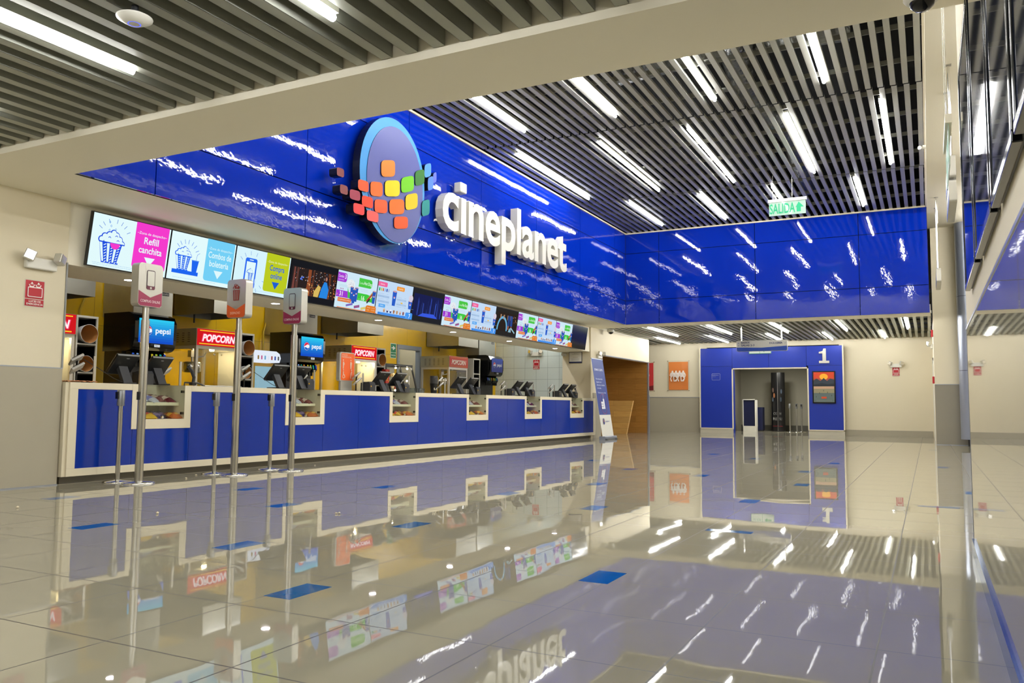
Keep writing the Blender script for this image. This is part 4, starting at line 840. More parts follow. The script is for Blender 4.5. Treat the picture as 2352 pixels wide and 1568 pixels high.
def elabel(m4, label, k=1.0):
    a = Art(pc, .001); a.rect(0, 0, .22, .29, 'c8c0b0', .004); a.rect(.008, .088, .212, .282, 'b01c2c'); a.rect(.008, .008, .212, .08, 'b01c2c')
    for cx in (.075, .145):
        a.poly([(cx - .034, .24), (cx + .034, .24), (cx + .02, .212), (cx - .02, .212)], 'ece4e0'); a.poly([(cx - .024, .238), (cx + .024, .238), (cx + .014, .222), (cx - .014, .222)], 'b01c2c'); a.poly([(cx - .016, .245), (cx, .268), (cx + .016, .245)], 'ece4e0')
    a.rect(.03, .105, .19, .212, 'ece4e0', .01); a.rect(.038, .113, .182, .203, 'b01c2c', .006)
    a.text('LUCES DE', .11, .050, .020, 'f0e8e4', wid=.13, bold=.015); a.text('EMERGENCIA', .11, .020, .020, 'f0e8e4', wid=.18, bold=.015)
    o = a.build('safety_sign', m4 @ Matrix.Scale(k, 4)); tag(o, label, 'sign')
elight((5.33, YW, 2.37), 0, 'twin-head emergency light on the left wall above a red sign'); elabel(face_hall(5.185, YW - .002, 1.905), 'red emergency-lights sign on the left wall')
elight((UE + .07, 10.18, 2.40), -90, 'emergency light on the tiled wall below the header'); elabel(face_cam(UE + .066, 10.30, 1.95), 'red emergency-lights sign on the pale tiled wall')
elight((21.95, YW, 2.33), 0, 'emergency light beside the timber-lined passage'); elabel(face_hall(21.72, YW - .002, 1.92), 'red emergency-lights sign half hidden behind the roll-up banner')
elight((28.8, .905, 2.27), -90, 'emergency light on the far cream wall'); elabel(face_cam(28.796, 1.02, 1.93), 'red emergency-lights sign on the far cream wall')
elight((25.2, -.15, 2.62), 180, 'emergency light on the right corridor wall behind the column')

# certificate frame
ce = empty('framed_certificate', (UE, 9.12, 2.11), 'framed white certificate on the cream wall at the counter end', 'picture frame')
MB().box(-.02, 0, -.40, 0, 0, .32).build('frame', CHAR, ce)
a = Art(pc, .0015); a.rect(.012, .012, .388, .308, 'e4e2dc'); a.rect(.012, .012, .388, .045, '202858')
a.text('LIBRO DE', .2, .27, .012, '606468', wid=.1); a.text('RECLAMACIONES', .2, .25, .014, '606468', wid=.2); a.text('DIRECCIÓN LEGAL', .2, .16, .012, '804848', wid=.16)
for i in range(6): a.line([(.08 + .01 * (i % 2), .13 - i * .012), (.32, .13 - i * .012)], .003, 'a0a2a4')
a.build('sheet', face_cam(-.0205, 0, 0), ce)

# ================================================================== TILLS ON THE COUNTER
def terminal():
    t = empty('pos_terminal', (0, 0, 0)); tag(t, None, 'till', 'till terminals on the counter')
    m4 = Matrix.Translation((0, .14, .24)) @ Matrix.Rotation(R(42), 4, 'X')
    MB().box(-.155, .155, -.02, .02, -.15, .15).xf(m4).build('screen_housing', mat('till_dark', '1c1d20', .35), t, bevel=.008)
    MB().box(-.14, .14, .02, .023, -.135, .135).xf(m4).build('touch_screen', BLACKG, t)
    MB().box(-.153, .153, -.021, .0, .142, .152).xf(m4).build('grey_edge', GREYM, t)
    MB().prism([(.02, .0), (.07, 0), (.20, .22), (.15, .24)], 0, -.06, .06).build('stand', CHAR, t, bevel=.006)
    MB().box(-.09, .09, .0, .24, 0, .02).build('base', BLACK, t, bevel=.005)
    a = Art(pc, .001); a.rect(-.02, 0, .02, .012, 'a0a4a8', .003); a.build('badge', m4 @ Matrix.Translation((0, -.0215, .10)) @ Matrix.Rotation(R(90), 4, 'X'), t)
    return t
def reader():
    t = empty('card_reader_stand', (0, 0, 0)); tag(t, None, 'card reader', 'card readers on the counter')
    MB().tube([(0, .06, 0), (0, .06, .16), (-.02, .03, .26)], .011).build('arm', BLACK, t); MB().lathe([(0, .012), (.05, .012), (.055, 0)], 0, .06, n=16).build('foot', BLACK, t)
    for z, dz in ((.27, 0), (.17, .02)):
        m4 = Matrix.Translation((-.03, .03 - dz, z)) @ Matrix.Rotation(R(-28), 4, 'Y') @ Matrix.Rotation(R(-35), 4, 'X')
        c = MB().box(-.085, .085, -.055, .055, -.014, .014).xf(m4).build('card_terminal', mat('reader_grey', 'b4b2ac', .3, .3), t, bevel=.006)
        MB().box(-.06, .03, -.058, .04, .0142, .018).xf(m4).build('display', BLACKG, c)
    return t
def printer():
    t = empty('receipt_printer', (0, 0, 0)); tag(t, None, 'printer', 'receipt printers on the counter')
    MB().prism([(0, 0), (.2, 0), (.2, .15), (.03, .17), (0, .13)], 0, 0, .15).build('body', CHAR, t, bevel=.006)
    MB().box(.02, .13, .06, .15, .155, .166).build('paper_cover', BLACK, t); MB().lathe([(0, .0), (.012, .0), (.012, .005), (0, .006)], n=10).xf(Matrix.Translation((.03, 0, .09)) @ Matrix.Rotation(R(90), 4, 'X')).build('yellow_light', mat('yellow_button', 'd8a810', .3), t)
    return t
def cpost():
    t = empty('counter_post', (0, 0, 0)); tag(t, None, 'post', 'flat steel posts on the counter')
    MB().box(-.018, .018, -.006, .006, .004, .315).build('upright', STEEL, t, bevel=.002); MB().box(-.035, .035, -.03, .03, 0, .004).build('foot_plate', STEEL, t)
    return t
PT, PR, PP, PS = terminal(), reader(), printer(), cpost()
for k, (c, w_) in enumerate(CASES):
    n = NTH[k] + ' glass case'; s_ = w_ / .9
    ya = YC + .08
    place(PS, (c - .45 * s_ + (.1 if k < 1 else 0), YC + .25, CT), 'flat steel post left of the %s' % n)
    place(PS, (c + .93 * s_, YC + .25, CT), 'flat steel post right of the %s' % n)
    place(PR, (c - .50 * s_, YC + .30, CT), 'grey card readers on a black arm left of the %s' % n)
    place(PT, (c + .00 * s_ + .02, ya, CT), 'black till terminal at the left of the %s' % n)
    place(PT, (c + .55 * s_, ya + .02, CT), 'black till terminal at the right of the %s' % n)
    place(PP, (c + (.62 if k else .24) * s_, YC + .12, CT), 'black receipt printer beside the right till of the %s' % n)
    if k not in (3,): place(PR, (c + .80 * s_, YC + .34, CT), 'grey card readers on a black arm right of the %s' % n)
    if k in (2, 4, 5): place(PP, (c - .42 * s_, YC + .12, CT), 'receipt printer with a yellow light left of the %s' % n)
    if k in (0, 1): 
        cbm = MB().tube([(c - .42, YC + .33, CT + .28), (c - .3, YC + .28, CT + .2), (c - .15, YC + .14, CT + .06), (c - .05, YC + .08, CT + .01)], .004, n=6); tag(cbm.build('cable', BLACK), 'thin black cable from the card reader left of the %s' % n, 'cable')
for x, l_ in ((7.52, 'black handset hanging on the post right of the first glass case'), (20.62, 'black handset hanging on the rightmost counter post')):
    o = empty('scanner_handset', (x, YC + .27, CT), l_, 'handset')
    MB().tube([(0, 0, .26), (.05, -.01, .20), (.09, -.01, .12), (.08, -.01, .05)], .022, n=10).build('handle', CHAR, o); MB().box(.045, .115, -.035, .03, .015, .055).build('scanner_head', BLACK, o, bevel=.006)
o = empty('hinged_flap_rail', (7.58, YC + .2, CT), 'dark steel tube rail on the counter between the two left sign posts', 'rail')
MB().tube([(0, .2, .01), (0, .2, .05), (.22, .2, .05), (.34, .2, .012)], .010).build('tube', CHAR, o); MB().tube([(.34, .2, .016), (1.0, .2, .016)], .008).build('lower_tube', STEEL, o)
# stacked cups
cu = empty('cup_stack', (13.55, YC + .32, CT), 'stack of black cups printed LOG on the counter', 'cups')
MB().lathe([(.058, 0), (.075, .17), (.078, .2), (.078, .205), (0, .205)], n=28).build('bottom_cup', BLACK, cu)
for i in range(6): MB().lathe([(.074, .206 + i * .024), (.079, .226 + i * .024), (.079, .23 + i * .024), (.07, .23 + i * .024)], n=28).build('nested_cup', mat('cup_rim', '3a3a3c', .3), cu)
vs, fs = text_mesh('LOG', .03); x0 = min(v[0] for v in vs)
MB().add([((.069 + .0055 + .0012) * math.cos(a_), (.069 + .0055 + .0012) * math.sin(a_), .075 + v[1] * .055) for v in vs for a_ in (R(-142) + (v[0] - x0) * 1.15,)], fs).build('lettering', WHITE, cu)
for i in range(6):
    g_ = MB().lathe([(.032, 0), (.038, .10), (.040, .10), (.036, .004), (0, .004)], n=16).build('plastic_cup', glass('cup_plastic', 'e8ecec')); g_.location = (12.74 + i * .115, YC + .42, CT)
    tag(g_, 'clear plastic cup in the row left of the black cup stack', 'cup', 'clear cups left of the black cup stack')
# orange priority sign
pf = empty('priority_sign', (10.98, YC + .42, CT), 'orange priority-service sign with four pale figures standing on the counter', 'sign')
SIL = mat('satin_silver', 'b4b2aa', .3, .5)
MB().box(-.15, .15, .01, .05, 0, .20).build('foot', SIL, pf); MB().prism(rrect(-.20, .17, .20, .66, .04), 1, 0, .07).build('case', SIL, pf)
a = Art(pc, .001); a.rect(-.165, .185, .19, .645, 'e8601c', .03); OC = 'd8b49c'
a.text('ATENCIÓN', -.15, .60, .026, OC, 'l', .01, .15); a.text('PREFERENCIAL', -.15, .565, .026, OC, 'l', .01, .26)
def figure(cx, cy, kind):
    a.oval(cx, cy + .125, .012, .014, OC)
    if kind == 0: a.poly([(cx - .014, cy - .02), (cx + .010, cy - .02), (cx + .014, cy + .03), (cx + .034, cy + .06), (cx + .012, cy + .10), (cx - .012, cy + .10)], OC)
    elif kind == 1: a.poly([(cx - .012, cy - .02), (cx + .012, cy - .02), (cx + .022, cy + .06), (cx + .016, cy + .10), (cx - .016, cy + .10), (cx - .022, cy + .06)], OC); a.oval(cx + .012, cy + .075, .016, .012, OC)
    elif kind == 2: a.poly([(cx - .012, cy + .02), (cx + .03, cy + .02), (cx + .045, cy - .01), (cx + .05, cy), (cx + .038, cy + .045), (cx + .012, cy + .05), (cx + .012, cy + .10), (cx - .012, cy + .10)], OC); a.oval(cx + .005, cy + .012, .035, .032, OC); a.oval(cx + .005, cy + .014, .022, .02, 'e8601c')
    else: a.poly([(cx - .03, cy - .02), (cx - .012, cy - .02), (cx - .002, cy + .05), (cx + .014, cy + .09), (cx + .004, cy + .11), (cx - .022, cy + .07)], OC); a.line([(cx + .018, cy + .06), (cx + .022, cy - .02)], .005, OC)
figure(-.11, .40, 0); figure(.09, .40, 1); figure(-.11, .235, 2); figure(.10, .235, 3)
a.build('orange_face', face_hall(0, -.001, 0), pf)
# cloth on the counter corner
cl = MB(); n = 9; v = [(i / n * .34, j / n * .12 - (.02 if i % 2 else 0), .004 + .018 * abs(math.sin(i * 1.3 + j * .9))) for j in range(n + 1) for i in range(n + 1)]
cl.add(v, [(j * (n + 1) + i, j * (n + 1) + i + 1, (j + 1) * (n + 1) + i + 1, (j + 1) * (n + 1) + i) for j in range(n) for i in range(n)], 0, True)
o = cl.build('cleaning_cloth', mat('peach_cloth', 'c88c60', .8)); o.location = (5.68, YC + .01, CT); o.modifiers.new('thick', 'SOLIDIFY').thickness = .004
tag(o, 'crumpled peach cloth on the left corner of the counter', 'cloth')

# ================================================================== QUEUE POSTS AND SIGN POSTS
def signpost(x, y, rz, kind, label):
    s_ = empty('sign_post', (x, y, 0), label, 'sign post', 'tall steel sign posts'); H = 2.47
    MB().lathe([(.172, 0), (.172, .008), (.16, .018), (.06, .028), (.05, .03)], n=36).build('base', CHROME, s_)
    MB().lathe([(.045, .028), (.045, 1.83)], n=20).build('pole', STEEL, s_); MB().lathe([(.036, 1.83), (.036, 1.99)], n=20).build('neck', STEEL, s_)
    MB().box(-.058, -.044, -.02, .02, .93, 1.02).build('belt_clip', BLACK, s_)
    hd = empty('sign_head', (0, 0, 0)); hd.parent = s_
    rot = Matrix.Rotation(R(rz), 4, 'Z')
    MB().prism(rrect(-.16, 1.98, .16, H, .045), 1, -.06, .06).xf(rot).build('sign_case', SIL, s_)
    a = Art(pc, .001); col = {'phone': '8c2448', 'box': 'd85c20'}[kind]; dk_ = {'phone': '5a1830', 'box': '8a2c20'}[kind]; FACE = SIL
    a.poly([(-.13, 1.985), (.13, 1.985), (.155, 2.01), (.155, 2.155), (0, 2.085), (-.155, 2.155), (-.155, 2.01)], col)
    if kind == 'phone':
        a.rect(-.055, 2.175, .055, 2.395, '3a2430', .02); a.rect(-.047, 2.215, .047, 2.385, FACE, .012); a.rect(-.055, 2.175, .055, 2.212, dk_, (.02, .02, 0, 0)); a.oval(0, 2.193, .013, .013, FACE)
        a.text('COMPRAS ONLINE', 0, 2.025, .030, 'd8b8c0', wid=.26, bold=.015)
    else:
        a.poly([(-.048, 2.20), (.048, 2.20), (.058, 2.335), (-.058, 2.335)], dk_)
        for i in range(3): a.line([(-.028 + i * .028, 2.212), (-.030 + i * .030, 2.325)], .008, FACE)
        for dx, dy, r in ((-.035, .018, .022), (0, .03, .03), (.035, .018, .022), (-.012, .05, .02)): a.oval(dx, 2.345 + dy, r, r * .85, dk_)
        for dx, dy, r in ((-.03, .014, .010), (.02, .03, .010), (-.005, .052, .008)): a.oval(dx, 2.345 + dy, r, r, FACE)
        a.text('DESPACHO', 0, 2.025, .030, 'f0c0a0', wid=.17, bold=.015)
    a.build('printed_face', rot @ face_hall(0, -.061, 0), s_)
    bpy.data.objects.remove(hd)
signpost(6.22, 7.87, 0, 'phone', 'tall steel sign post with a phone picture over maroon, leftmost')
signpost(7.536, 7.786, -90, 'box', 'tall steel sign post with a popcorn picture over orange')
signpost(8.417, 7.66, -90, 'phone', 'tall steel sign post with a phone picture over maroon, rightmost')
def stanchion(x, y, label, k=1.0, clip=-1, grp='queue posts at the counter'):
    s_ = empty('queue_post', (x, y, 0), label, 'queue post', grp)
    MB().lathe([(.155, 0), (.155, .008), (.14, .016), (.05, .024), (.03, .03)], n=32).build('base', CHROME, s_)
    MB().lathe([(.026, .024), (.026, .86)], n=16).build('pole', STEEL, s_); MB().lathe([(.040, .86), (.042, .87), (.042, 1.03), (.038, 1.04), (0, 1.04)], n=20).build('cassette', mat('cassette_grey', '8a8c90', .35, .7), s_)
    MB().box(*sorted((clip * .04, clip * .058)), -.02, .02, .94, 1.02).build('belt_clip', BLACK, s_)
stanchion(6.20, 8.20, 'short belt queue post behind the leftmost sign post'); stanchion(7.525, 8.12, 'short belt queue post left of the popcorn sign post'); stanchion(8.42, 8.04, 'short belt queue post left of the rightmost sign post')

# popcorn crumbs
POP = mat('popcorn_white', 'd8ccb0', .8); CRY = mat('popcorn_yellow', 'c8a020', .8)
for x, y, yel in ((6.9, 7.9, 0), (7.25, 8.12, 0), (7.6, 7.25, 0), (4.28, 6.9, 0), (4.62, 5.6, 0), (3.6, 6.35, 1), (3.55, 6.0, 1), (9.3, 8.0, 0), (5.35, 4.35, 0)):
    mb = MB()
    for q in range(4): 
        r = random.uniform(.006, .010); ox, oy = random.uniform(-.010, .010), random.uniform(-.010, .010)
        mb.lathe([(0, 0), (r, r * .6), (r, r * 1.2), (0, r * 1.9)], ox, oy, n=8)
    o = mb.build('popcorn_piece', CRY if yel else POP); o.location = (x, y, .0005)
    tag(o, '%s popcorn piece fallen on the floor%s' % (('yellow', 'at the far left') if yel else ('white', ' in front of the counter')) if not yel else 'yellow popcorn piece fallen on the floor at the far left', 'popcorn', 'yellow popcorn pieces on the floor' if yel else 'white popcorn pieces on the floor')

# ================================================================== BANNER, POSTERS, SIGNS, CAMERAS
bn = empty('roll_up_banner', (20.52, 7.80, 0), 'blue and white roll-up banner leaning at the right end of the counter', 'banner')
BW, BH = .86, 2.12; bt = math.atan(-.33 / BH)
m4 = face_hall(0, 0, .09, bt)
MB().prism(rrect(-.09, 0, .09, .09, .03), 0, -.02, BW + .02).build('base_cassette', ALU, bn); MB().box(.02, .10, -.13, .10, 0, .012).box(BW - .10, BW - .02, -.13, .10, 0, .012).build('foot', CHAR, bn)
MB().box(0, BW, 0, BH, -.004, 0).xf(m4).build('fabric', WHITEP, bn); MB().box(-.005, BW + .005, BH, BH + .02, -.012, .008).xf(m4).build('top_bar', ALU, bn); MB().tube([(BW / 2, .03, .05), (BW / 2, .42, BH + .06)], .008).build('support_rod', STEEL, bn)
a = Art(pc, .001); BB = '2c3f86'; a.rect(0, .58, BW, BH, BB)
a.text('ESTIMADO CLIENTE:', .43, 1.80, .055, 'dcdcec', wid=.62, bold=.02)
for i, t in enumerate(('No está permitido', 'ingresar con', 'alimentos o bebidas', 'a la sala.')): a.text(t, .12, 1.55 - i * .085, .042, 'c8cce4', 'l', .012, (.5, .38, .6, .3)[i])
a.text('Gracias por su visita.', .12, 1.17, .042, 'c8cce4', 'l', .012, .62)
a.line([(.43 + .24 * math.cos(R(t)), .88 + .24 * math.sin(R(t)) * 1.15) for t in range(0, 361, 15)], .008, 'c04858'); 
a.rect(.40, .74, .50, 1.02, 'e8e8f0', .02); a.line([(.45, 1.02), (.45, 1.14)], .012, 'e8e8f0')
for i in range(3): a.rect(.24, .74 + i * .07, .38, .80 + i * .07, 'e8e8f0', .02)
a.oval(.24, .40, .06, .085, '343c80'); 
for dx, dy, c in ((0, .02, 'ff8a40'), (.02, -.01, 'f0d030'), (-.02, -.01, 'ff6040'), (.02, .03, '60c040')): a.rect(.235 + dx, .40 + dy, .255 + dx, .42 + dy, c)
a.text('cineplanet', .34, .385, .035, '3a4690', 'l', .01, .30); a.build('print', m4, bn)

def glassposter(y1, z0, wd, ht, label, fn):
    g_ = empty('wall_poster', (28.8, y1, z0), label, 'poster', 'posters on the far left wall')
    a = Art(pc, .002); fn(a, wd, ht); a.build('print', face_cam(-.03, 0, 0), g_)
    MB().box(-.045, -.04, -wd - .05, .05, -.04, ht + .05).build('acrylic_sheet', GLASS, g_)
    for yy in (.035, -wd - .035):
        for zz in (-.025, ht + .035): MB().tube([(0, yy, zz), (-.055, yy, zz)], .012).build('standoff', CHROME, g_)
def orange(a, wd, ht):
    a.rect(0, 0, wd, ht, 'e8843c')
    for i in range(28):
        y = ht * (i + .5) / 28; a.line([(.03 * (i % 2) + j * wd / 12, y) for j in range(0)] or [(0.01, y), (wd - .01, y)], .004, 'd0a040')
    for k in range(4):
        cx = wd * (.22 + .19 * k); cy = ht * .5; W_ = 'e8e0d8'; sg = (-1) ** k
        a.oval(cx, cy + .15, .032, .036, W_); a.poly([(cx - .05, cy - .02), (cx + .05, cy - .02), (cx + .055, cy + .12), (cx - .055, cy + .12)], W_)
        a.line([(cx - .03, cy), (cx - .06 * sg - .01, cy - .1), (cx - .04, cy - .19)], .034, W_); a.line([(cx + .03, cy), (cx + .05, cy - .1), (cx + .03 + .03 * sg, cy - .19)], .034, W_)
        a.line([(cx - .05, cy + .10), (cx - .09, cy + .02 * sg), (cx - .05, cy - .03)], .028, W_); a.line([(cx + .05, cy + .10), (cx + .09, cy - .02 * sg), (cx + .06, cy - .04)], .028, W_)
        a.line([(cx - .02, cy + .09), (cx + .02, cy + .03), (cx - .01, cy - .01)], .006, 'c87840')
def redp(a, wd, ht):
    a.rect(0, 0, wd, ht, 'cc2c34'); a.poly([(0, 0), (wd, 0), (wd, .18), (wd * .6, .12), (0, .2)], '7a1c24'); a.oval(wd * .62, ht * .55, .12, .10, 'e4dcd8'); a.oval(wd * .62, ht * .55, .08, .06, 'cc2c34'); a.rect(.1, .5, .3, .56, 'e4dcd8')
glassposter(8.376, 1.504, .71, 1.01, 'orange poster with four white dancing figures', orange); glassposter(9.66, 1.49, .71, 1.0, 'red poster cut off by the passage wall corner', redp)

# portal: number, poster, small plate
t1 = MB().prism([(3.205, 2.70), (3.205, 2.75), (3.09, 2.78), (3.06, 2.86), (2.985, 2.86), (2.985, 2.455), (2.885, 2.455), (2.885, 2.375), (3.205, 2.375), (3.205, 2.455), (3.095, 2.455), (3.095, 2.70)], 0, 28.545, 28.598).build('number_sign', LWH, bevel=.006); tag(t1, 'white three-dimensional number 1 on the blue entrance portal', 'sign')
pf2 = empty('framed_film_poster', (28.6, 3.43, 1.045), 'black-framed film poster with orange sky on the entrance portal', 'poster')
MB().box(-.05, 0, -.72, 0, 0, 1.07).build('frame', BLACKG, pf2, bevel=.006)
a = Art(pc, .0015); a.rect(.04, .04, .68, 1.03, '5c6a68'); a.rect(.04, .56, .68, 1.03, 'c8401c'); a.rect(.04, .60, .68, .82, '9a4a34'); a.oval(.36, .88, .13, .10, 'f0a828')
a.poly([(.04, .56), (.68, .56), (.68, .78), (.56, .82), (.46, .74), (.36, .84), (.26, .74), (.14, .82), (.04, .76)], '2c3440'); a.poly([(.04, .56), (.68, .56), (.68, .66), (.5, .63), (.3, .67), (.04, .62)], '1c242c')
a.rect(.04, .48, .68, .56, 'b89478'); a.rect(.04, .34, .68, .48, '8c8468')
for x, y in ((.35, .42), (.22, .34), (.47, .36), (.12, .22), (.60, .26)): a.oval(x, y, .008, .03, '28302c', 8)
a.rect(.28, .16, .44, .22, 'c84820', .004); small_ = [a.line([(.12, .11 - i * .02), (.60, .11 - i * .02)], .004, '8a9490') for i in range(3)]; a.build('print', face_cam(-.051, 0, 0), pf2)
a = Art(pc, .0012); a.rect(0, 0, .29, .23, 'c8ccd8', .03); a.rect(.005, .005, .285, .225, '14309c', .026); a.text('INGRESO SALA 1', .02, .165, .018, 'c8ccd8', 'l', .01, .22); a.text('2 da puerta', .02, .115, .014, 'a8b0d0', 'l', 0, .12)
tag(a.build('room_plate', face_cam(28.597, 6.775, 1.84)), 'small blue room plate left of the portal opening', 'sign')
a = Art(lit, .0012); a.rect(0, 0, .74, .22, '3c9c70', .004); a.rect(.012, .012, .362, .208, 'd4dccc'); a.rect(.372, .012, .728, .208, 'd4dccc'); a.text('SALIDA', .19, .08, .06, '2c9a68', wid=.28); a.poly([(.44, .11), (.52, .17), (.52, .13), (.66, .13), (.66, .09), (.52, .09), (.52, .05)], '2c9a68')
ex = empty('exit_light_box', (28.56, 5.48, 2.735), 'white and green exit light box above the portal opening, partly behind the hanging sign', 'sign'); MB().box(0, .04, -.74, 0, 0, .22).build('box', WHITEP, ex); a.build('face', face_cam(-.001, 0, 0), ex)

# hanging direction signs: double-faced, silver with a blue lower edge
def direction_sign(loc, rz, top, text, label, tiers=1):
    s_ = empty('hanging_direction_sign', loc, label, 'sign', 'hanging direction signs', R(rz)); W_ = 1.36; H = .30
    for t_ in range(tiers):
        z = t_ * (H + .03)
        MB().prism(rrect(-W_ / 2, z, W_ / 2, z + H, .035), 1, -.045, .045).build('sign_case', SIL, s_)
        for sd in (1, -1):
            a = Art(pc, .001); a.poly([(-W_ / 2 + .03, .004), (W_ / 2 - .03, .004), (W_ / 2 - .006, .03), (W_ / 2 - .006, .135), (0, .095), (-W_ / 2 + .006, .115), (-W_ / 2 + .006, .03)], '1c3f96')
            if text and t_ == 0:
                for i, y in enumerate((.215, .145)): a.line([(-.60, y + .016), (-.635, y + .016)], .006, '4a5c90'); a.line([(-.615, y + .032), (-.637, y + .016), (-.615, y)], .006, '4a5c90')
                a.text('BAÑOS', -.55, .222, .048, '1c2a5c', 'l', .022, .23); a.text('SALAS 2-3', -.55, .145, .048, '1c2a5c', 'l', .022, .36); a.text('DULCERÍA', .56, .195, .048, '1c2a5c', 'r', .022, .35); a.line([(.635, .23), (.635, .205), (.60, .205)], .006, '4a5c90')
            a.build('printed_face', Matrix.Rotation(R(0 if sd > 0 else 180), 4, 'Z') @ face_hall(0, -.046, z), s_)
    zt = tiers * H + (tiers - 1) * .03
    for x in (-.55, .53):
        MB().tube([(x, 0, zt), (x, 0, top - loc[2])], .016).build('hanging_rod', CHROME, s_); MB().box(x - .04, x + .04, -.04, .04, top - loc[2] - .006, top - loc[2]).build('ceiling_plate', STEEL, s_)
direction_sign((23.0, 4.06, 2.445), -90, ZS + .03, True, 'hanging silver and blue sign reading BAÑOS, SALAS 2-3 and DULCERÍA')
direction_sign((12.57, -.36, 3.60), 180, 5.5, False, 'two-tier hanging sign seen edge-on, nearer on the right', 2)
direction_sign((20.21, -.27, 3.62), 180, 5.5, False, 'single hanging sign seen edge-on in front of the cream column')
# exit signs of clear acrylic
def acrylic_exit(loc, rz, top, label):
    s_ = empty('acrylic_exit_sign', loc, label, 'exit sign', 'hanging acrylic exit signs', R(rz)); W_, H = .755, .34
    MB().box(0, W_, -.02, .02, H - .06, H).build('top_rail', WHITEP, s_); MB().box(.02, W_ - .02, -.003, .003, 0, H - .055).build('acrylic_panel', mat('frosted_green_acrylic', 'a8c4b4', .25, alpha=.75), s_)
    for sd in (1, -1):
        a = Art(pc, .0006); a.text('SALIDA', .03 if sd > 0 else .03, .045, .20, '0c9868', 'l', .02, .50); a.poly([(.56, .05), (.64, .05), (.64, .14), (.70, .14), (.60, .25), (.50 + .04, .14), (.56, .14)], '0c9868')
        a.build('lettering', Matrix.Translation((0 if sd > 0 else W_, 0, 0)) @ Matrix.Rotation(R(0 if sd > 0 else 180), 4, 'Z') @ face_hall(0, -.004, 0), s_)
    for x in (.10, W_ - .28): MB().tube([(x, 0, H), (x, 0, top - loc[2])], .003, n=6).build('cable', STEEL, s_)
acrylic_exit((17, 2.83, 4.815), -90, ZH + .005, 'green SALIDA exit sign hanging from the high slatted ceiling')
acrylic_exit((6.75, -.17, 2.52), 180, 5.5, 'acrylic exit sign seen nearly edge-on beside the right wall')

def dome(loc, label, k=1.0, rot=None):
    d = empty('dome_camera', loc, label, 'security camera', 'dome security cameras')
    MB().lathe([(.085 * k, 0), (.088 * k, -.045 * k), (.07 * k, -.065 * k), (0, -.065 * k)], n=32).build('housing', WHITEP, d); MB().lathe([(.060 * k, -.060 * k), (.055 * k, -.085 * k), (.035 * k, -.105 * k), (0, -.114 * k)], n=28).build('dome', BLACKG, d)
dome((4.70, -.03, ZS), 'large dome camera under the cream beam at the top right', 1.05); dome((22.30, 8.22, ZS), 'small dome camera under the soffit near the timber passage', 1.2)
def bullet(loc, rz, label):
    d = empty('bullet_camera', loc, label, 'security camera', 'bullet security cameras', R(rz))
    MB().tube([(0, 0, 0), (0, -.05, 0)], .035).tube([(0, -.05, 0), (0, -.07, -.02)], .02).build('bracket', WHITEP, d); h = MB().tube([(-.07, -.10, .01), (.06, -.10, -.02)], .034, n=14).build('body', WHITEP, d); MB().tube([(-.0701, -.10, .01), (-.078, -.10, .012)], .026, n=14).build('lens', BLACKG, h)
bullet((UE + .0, 9.24, 2.36), -90, 'small bullet camera beside the framed certificate'); bullet((16.0, -.085, 5.58), 180, 'white bullet camera at the right edge of the high ceiling')
ap = empty('wireless_access_point', (3.03, 4.04, 3.09), 'white round access point with a blue ring under the near slats', 'access point')
MB().lathe([(.0, 0), (.045, .0), (.098, .030), (.10, .038), (.085, .046), (0, .046)], n=40).build('shell', WHITEP, ap); MB().lathe([(.030, -.001), (.037, -.001)], n=32, cap=False).build('blue_ring', lit('6a78ff', 1.2), ap); MB().tube([(0, 0, .046), (0, 0, .11)], .02).build('mount', CHAR, ap)

# ================================================================== FAR LOBBY INSIDE THE PORTAL
NAVY = mat('navy_laminate', '10163a', .4)
pd = empty('ticket_podium', (31.2, 6.22, 0), 'white-edged navy podium just inside the portal', 'podium')
MB().box(.02, .42, -.44, .02, .0, .20).build('plinth', WHITEP, pd); MB().box(.03, .42, -.42, 0, .20, 1.18).build('body', NAVY, pd); MB().box(0, .42, .0, .025, .18, 1.20).box(0, .42, -.445, -.42, .18, 1.20).box(0, .42, -.445, .025, 1.17, 1.20).build('edging', WHITEP, pd)
pd2 = empty('ticket_box', (31.9, 5.98, 0), 'low navy box with a white stripe behind the podium', 'box'); MB().box(0, .4, -.34, 0, .04, .90).build('body', NAVY, pd2); MB().box(-.006, 0, -.15, -.12, .06, .86).build('white_stripe', WHITEP, pd2); MB().box(.02, .38, -.32, -.02, 0, .04).build('base', CHAR, pd2)
sd = empty('display_column', (32.0, 5.08, 0), 'tall black elliptical display column in the far lobby', 'display column')
MB().prism([(.12 * math.cos(R(t)), .25 * math.sin(R(t))) for t in range(0, 360, 15)], 2, .0, 2.22, 0, True).build('wrap', mat('black_wrap', '0a0a0c', .3), sd); MB().box(-.128, -.118, -.006, .006, .02, 2.2).build('seam', STEEL, sd)
a = Art(pc, .001); a.text('OS', -.10, .62, .10, '8a8a8a', wid=.12); a.text('RE', -.10, .42, .10, '8a8a8a', wid=.14); a.text('N', .09, .62, .10, '707070', wid=.06); a.text('SU', .10, .42, .10, '707070', wid=.10); a.rect(-.18, .19, -.03, .205, '7a1818'); a.rect(.03, .19, .17, .205, '7a1818')
for x, y, c in ((-.16, 1.55, '3a2a20'), (-.12, 1.35, '6a4020'), (-.17, 1.2, '28303a'), (.14, 1.5, '26323e'), (.12, 1.2, '1c2630')): a.oval(x, y, .03, .09, c)
a.build('print', face_cam(-.135, 0, 0), sd)
stanchion(31.3, 4.56, 'queue post in the far lobby, left one', clip=1, grp='queue posts in the far lobby'); stanchion(31.2, 4.31, 'queue post in the far lobby, middle one', grp='queue posts in the far lobby'); stanchion(31.65, 4.20, 'queue post in the far lobby, right one', grp='queue posts in the far lobby')

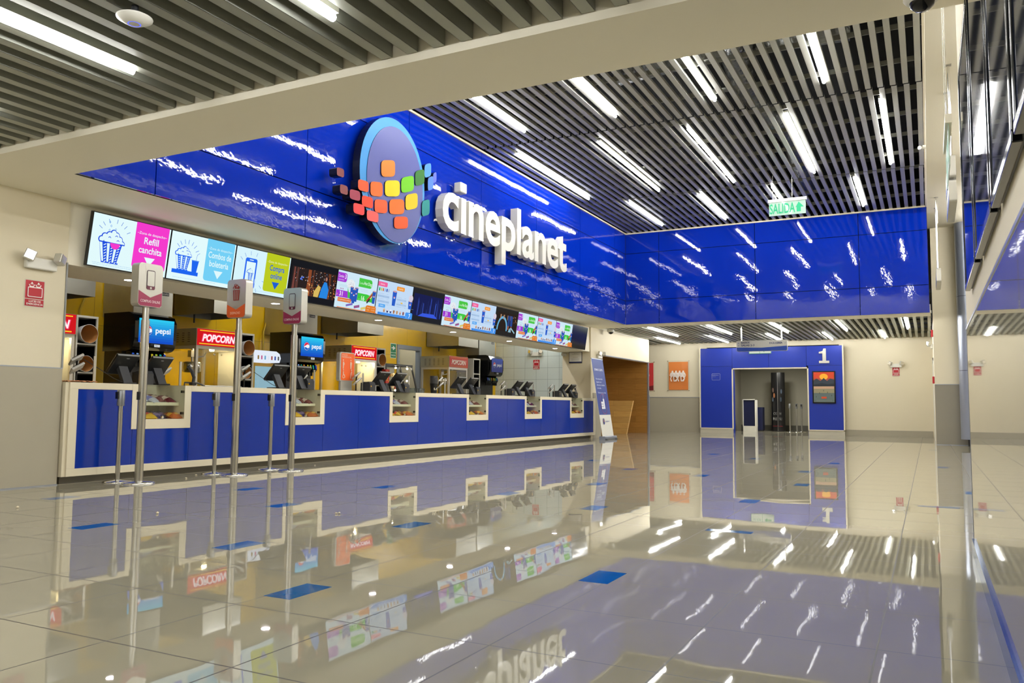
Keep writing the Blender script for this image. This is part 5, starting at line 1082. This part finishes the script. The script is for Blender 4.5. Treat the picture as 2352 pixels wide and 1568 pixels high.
# ================================================================== RIGHT SIDE
pi = empty('round_service_pipe', (22.75, -.93, 0), 'silver metal-clad round pipe beside the cream column', 'pipe')
for a0, a1 in ((.16, 1.83), (1.84, 3.66), (3.67, 5.499)): MB().lathe([(.25, a0), (.25, a1)], n=40).build('cladding', ALU, pi)
MB().lathe([(.245, 1.82), (.245, 1.85)], n=40).lathe([(.245, 3.65), (.245, 3.68)], n=40).build('joint', BLACK, pi); MB().lathe([(.10, 0), (.10, .17)], n=20).build('foot', BLACK, pi)
for x, z, l_ in ((23.4, 2.83, 'red fire alarm sounder high on the column side'), (23.35, 1.63, 'red fire call point low on the column side')):
    o = MB().box(-.06, .06, 0, .05, -.09, .09).build('fire_alarm', RED, bevel=.01); o.location = (x, -.15, z); tag(o, l_, 'alarm')
for k, (x0, x1) in enumerate(((4.12, 5.12), (3.08, 4.03), (2.28, 3.02), (1.42, 2.22), (.55, 1.35))):
    nm = ('farthest', 'second farthest', 'middle', 'second nearest', 'nearest')[k]
    f = empty('light_box_frame', (x1, YR - .002, 1.553), '%s glossy black poster frame on the right wall above the grey panel' % nm, 'poster frame', 'poster frames on the right wall'); w_ = x1 - x0; Hh = 1.22
    MB().box(-w_, 0, .008, .034, 0, .03).box(-w_, 0, .008, .034, Hh - .03, Hh).box(-w_, -w_ + .04, .008, .034, .03, Hh - .03).box(-.04, 0, .008, .034, .03, Hh - .03).build('frame', BLACKG, f, bevel=.003)
    MB().box(-w_ + .03, -.03, .024, .030, .02, Hh - .02).build('glossy_panel', mat('dark_blue_acrylic', '1c2438', .03, spec=.8), f)
    MB().box(-w_ + .02, -.02, 0, .008, .01, Hh - .01).build('back_box', GREYM, f)
# foil duct above the high slats
for i, (pts, r) in enumerate((([(9.5, 2.2, 6.15), (13, 2.5, 6.12), (16, 2.2, 6.12), (20, 2.4, 6.15)], .22), ([(12.8, .9, 6.62), (12.6, 2.6, 6.62), (12.9, 4.6, 6.62)], .2))):
    tag(MB().tube(pts, r, n=18).build('foil_duct', mat('duct_foil', '8a8c8c', .3, .9, bump=1.0, bscale=9, bdist=.05)), ('long foil-wrapped air duct above the high slats, running away from the camera', 'foil-wrapped air duct above the high slats, running crosswise')[i], 'duct')
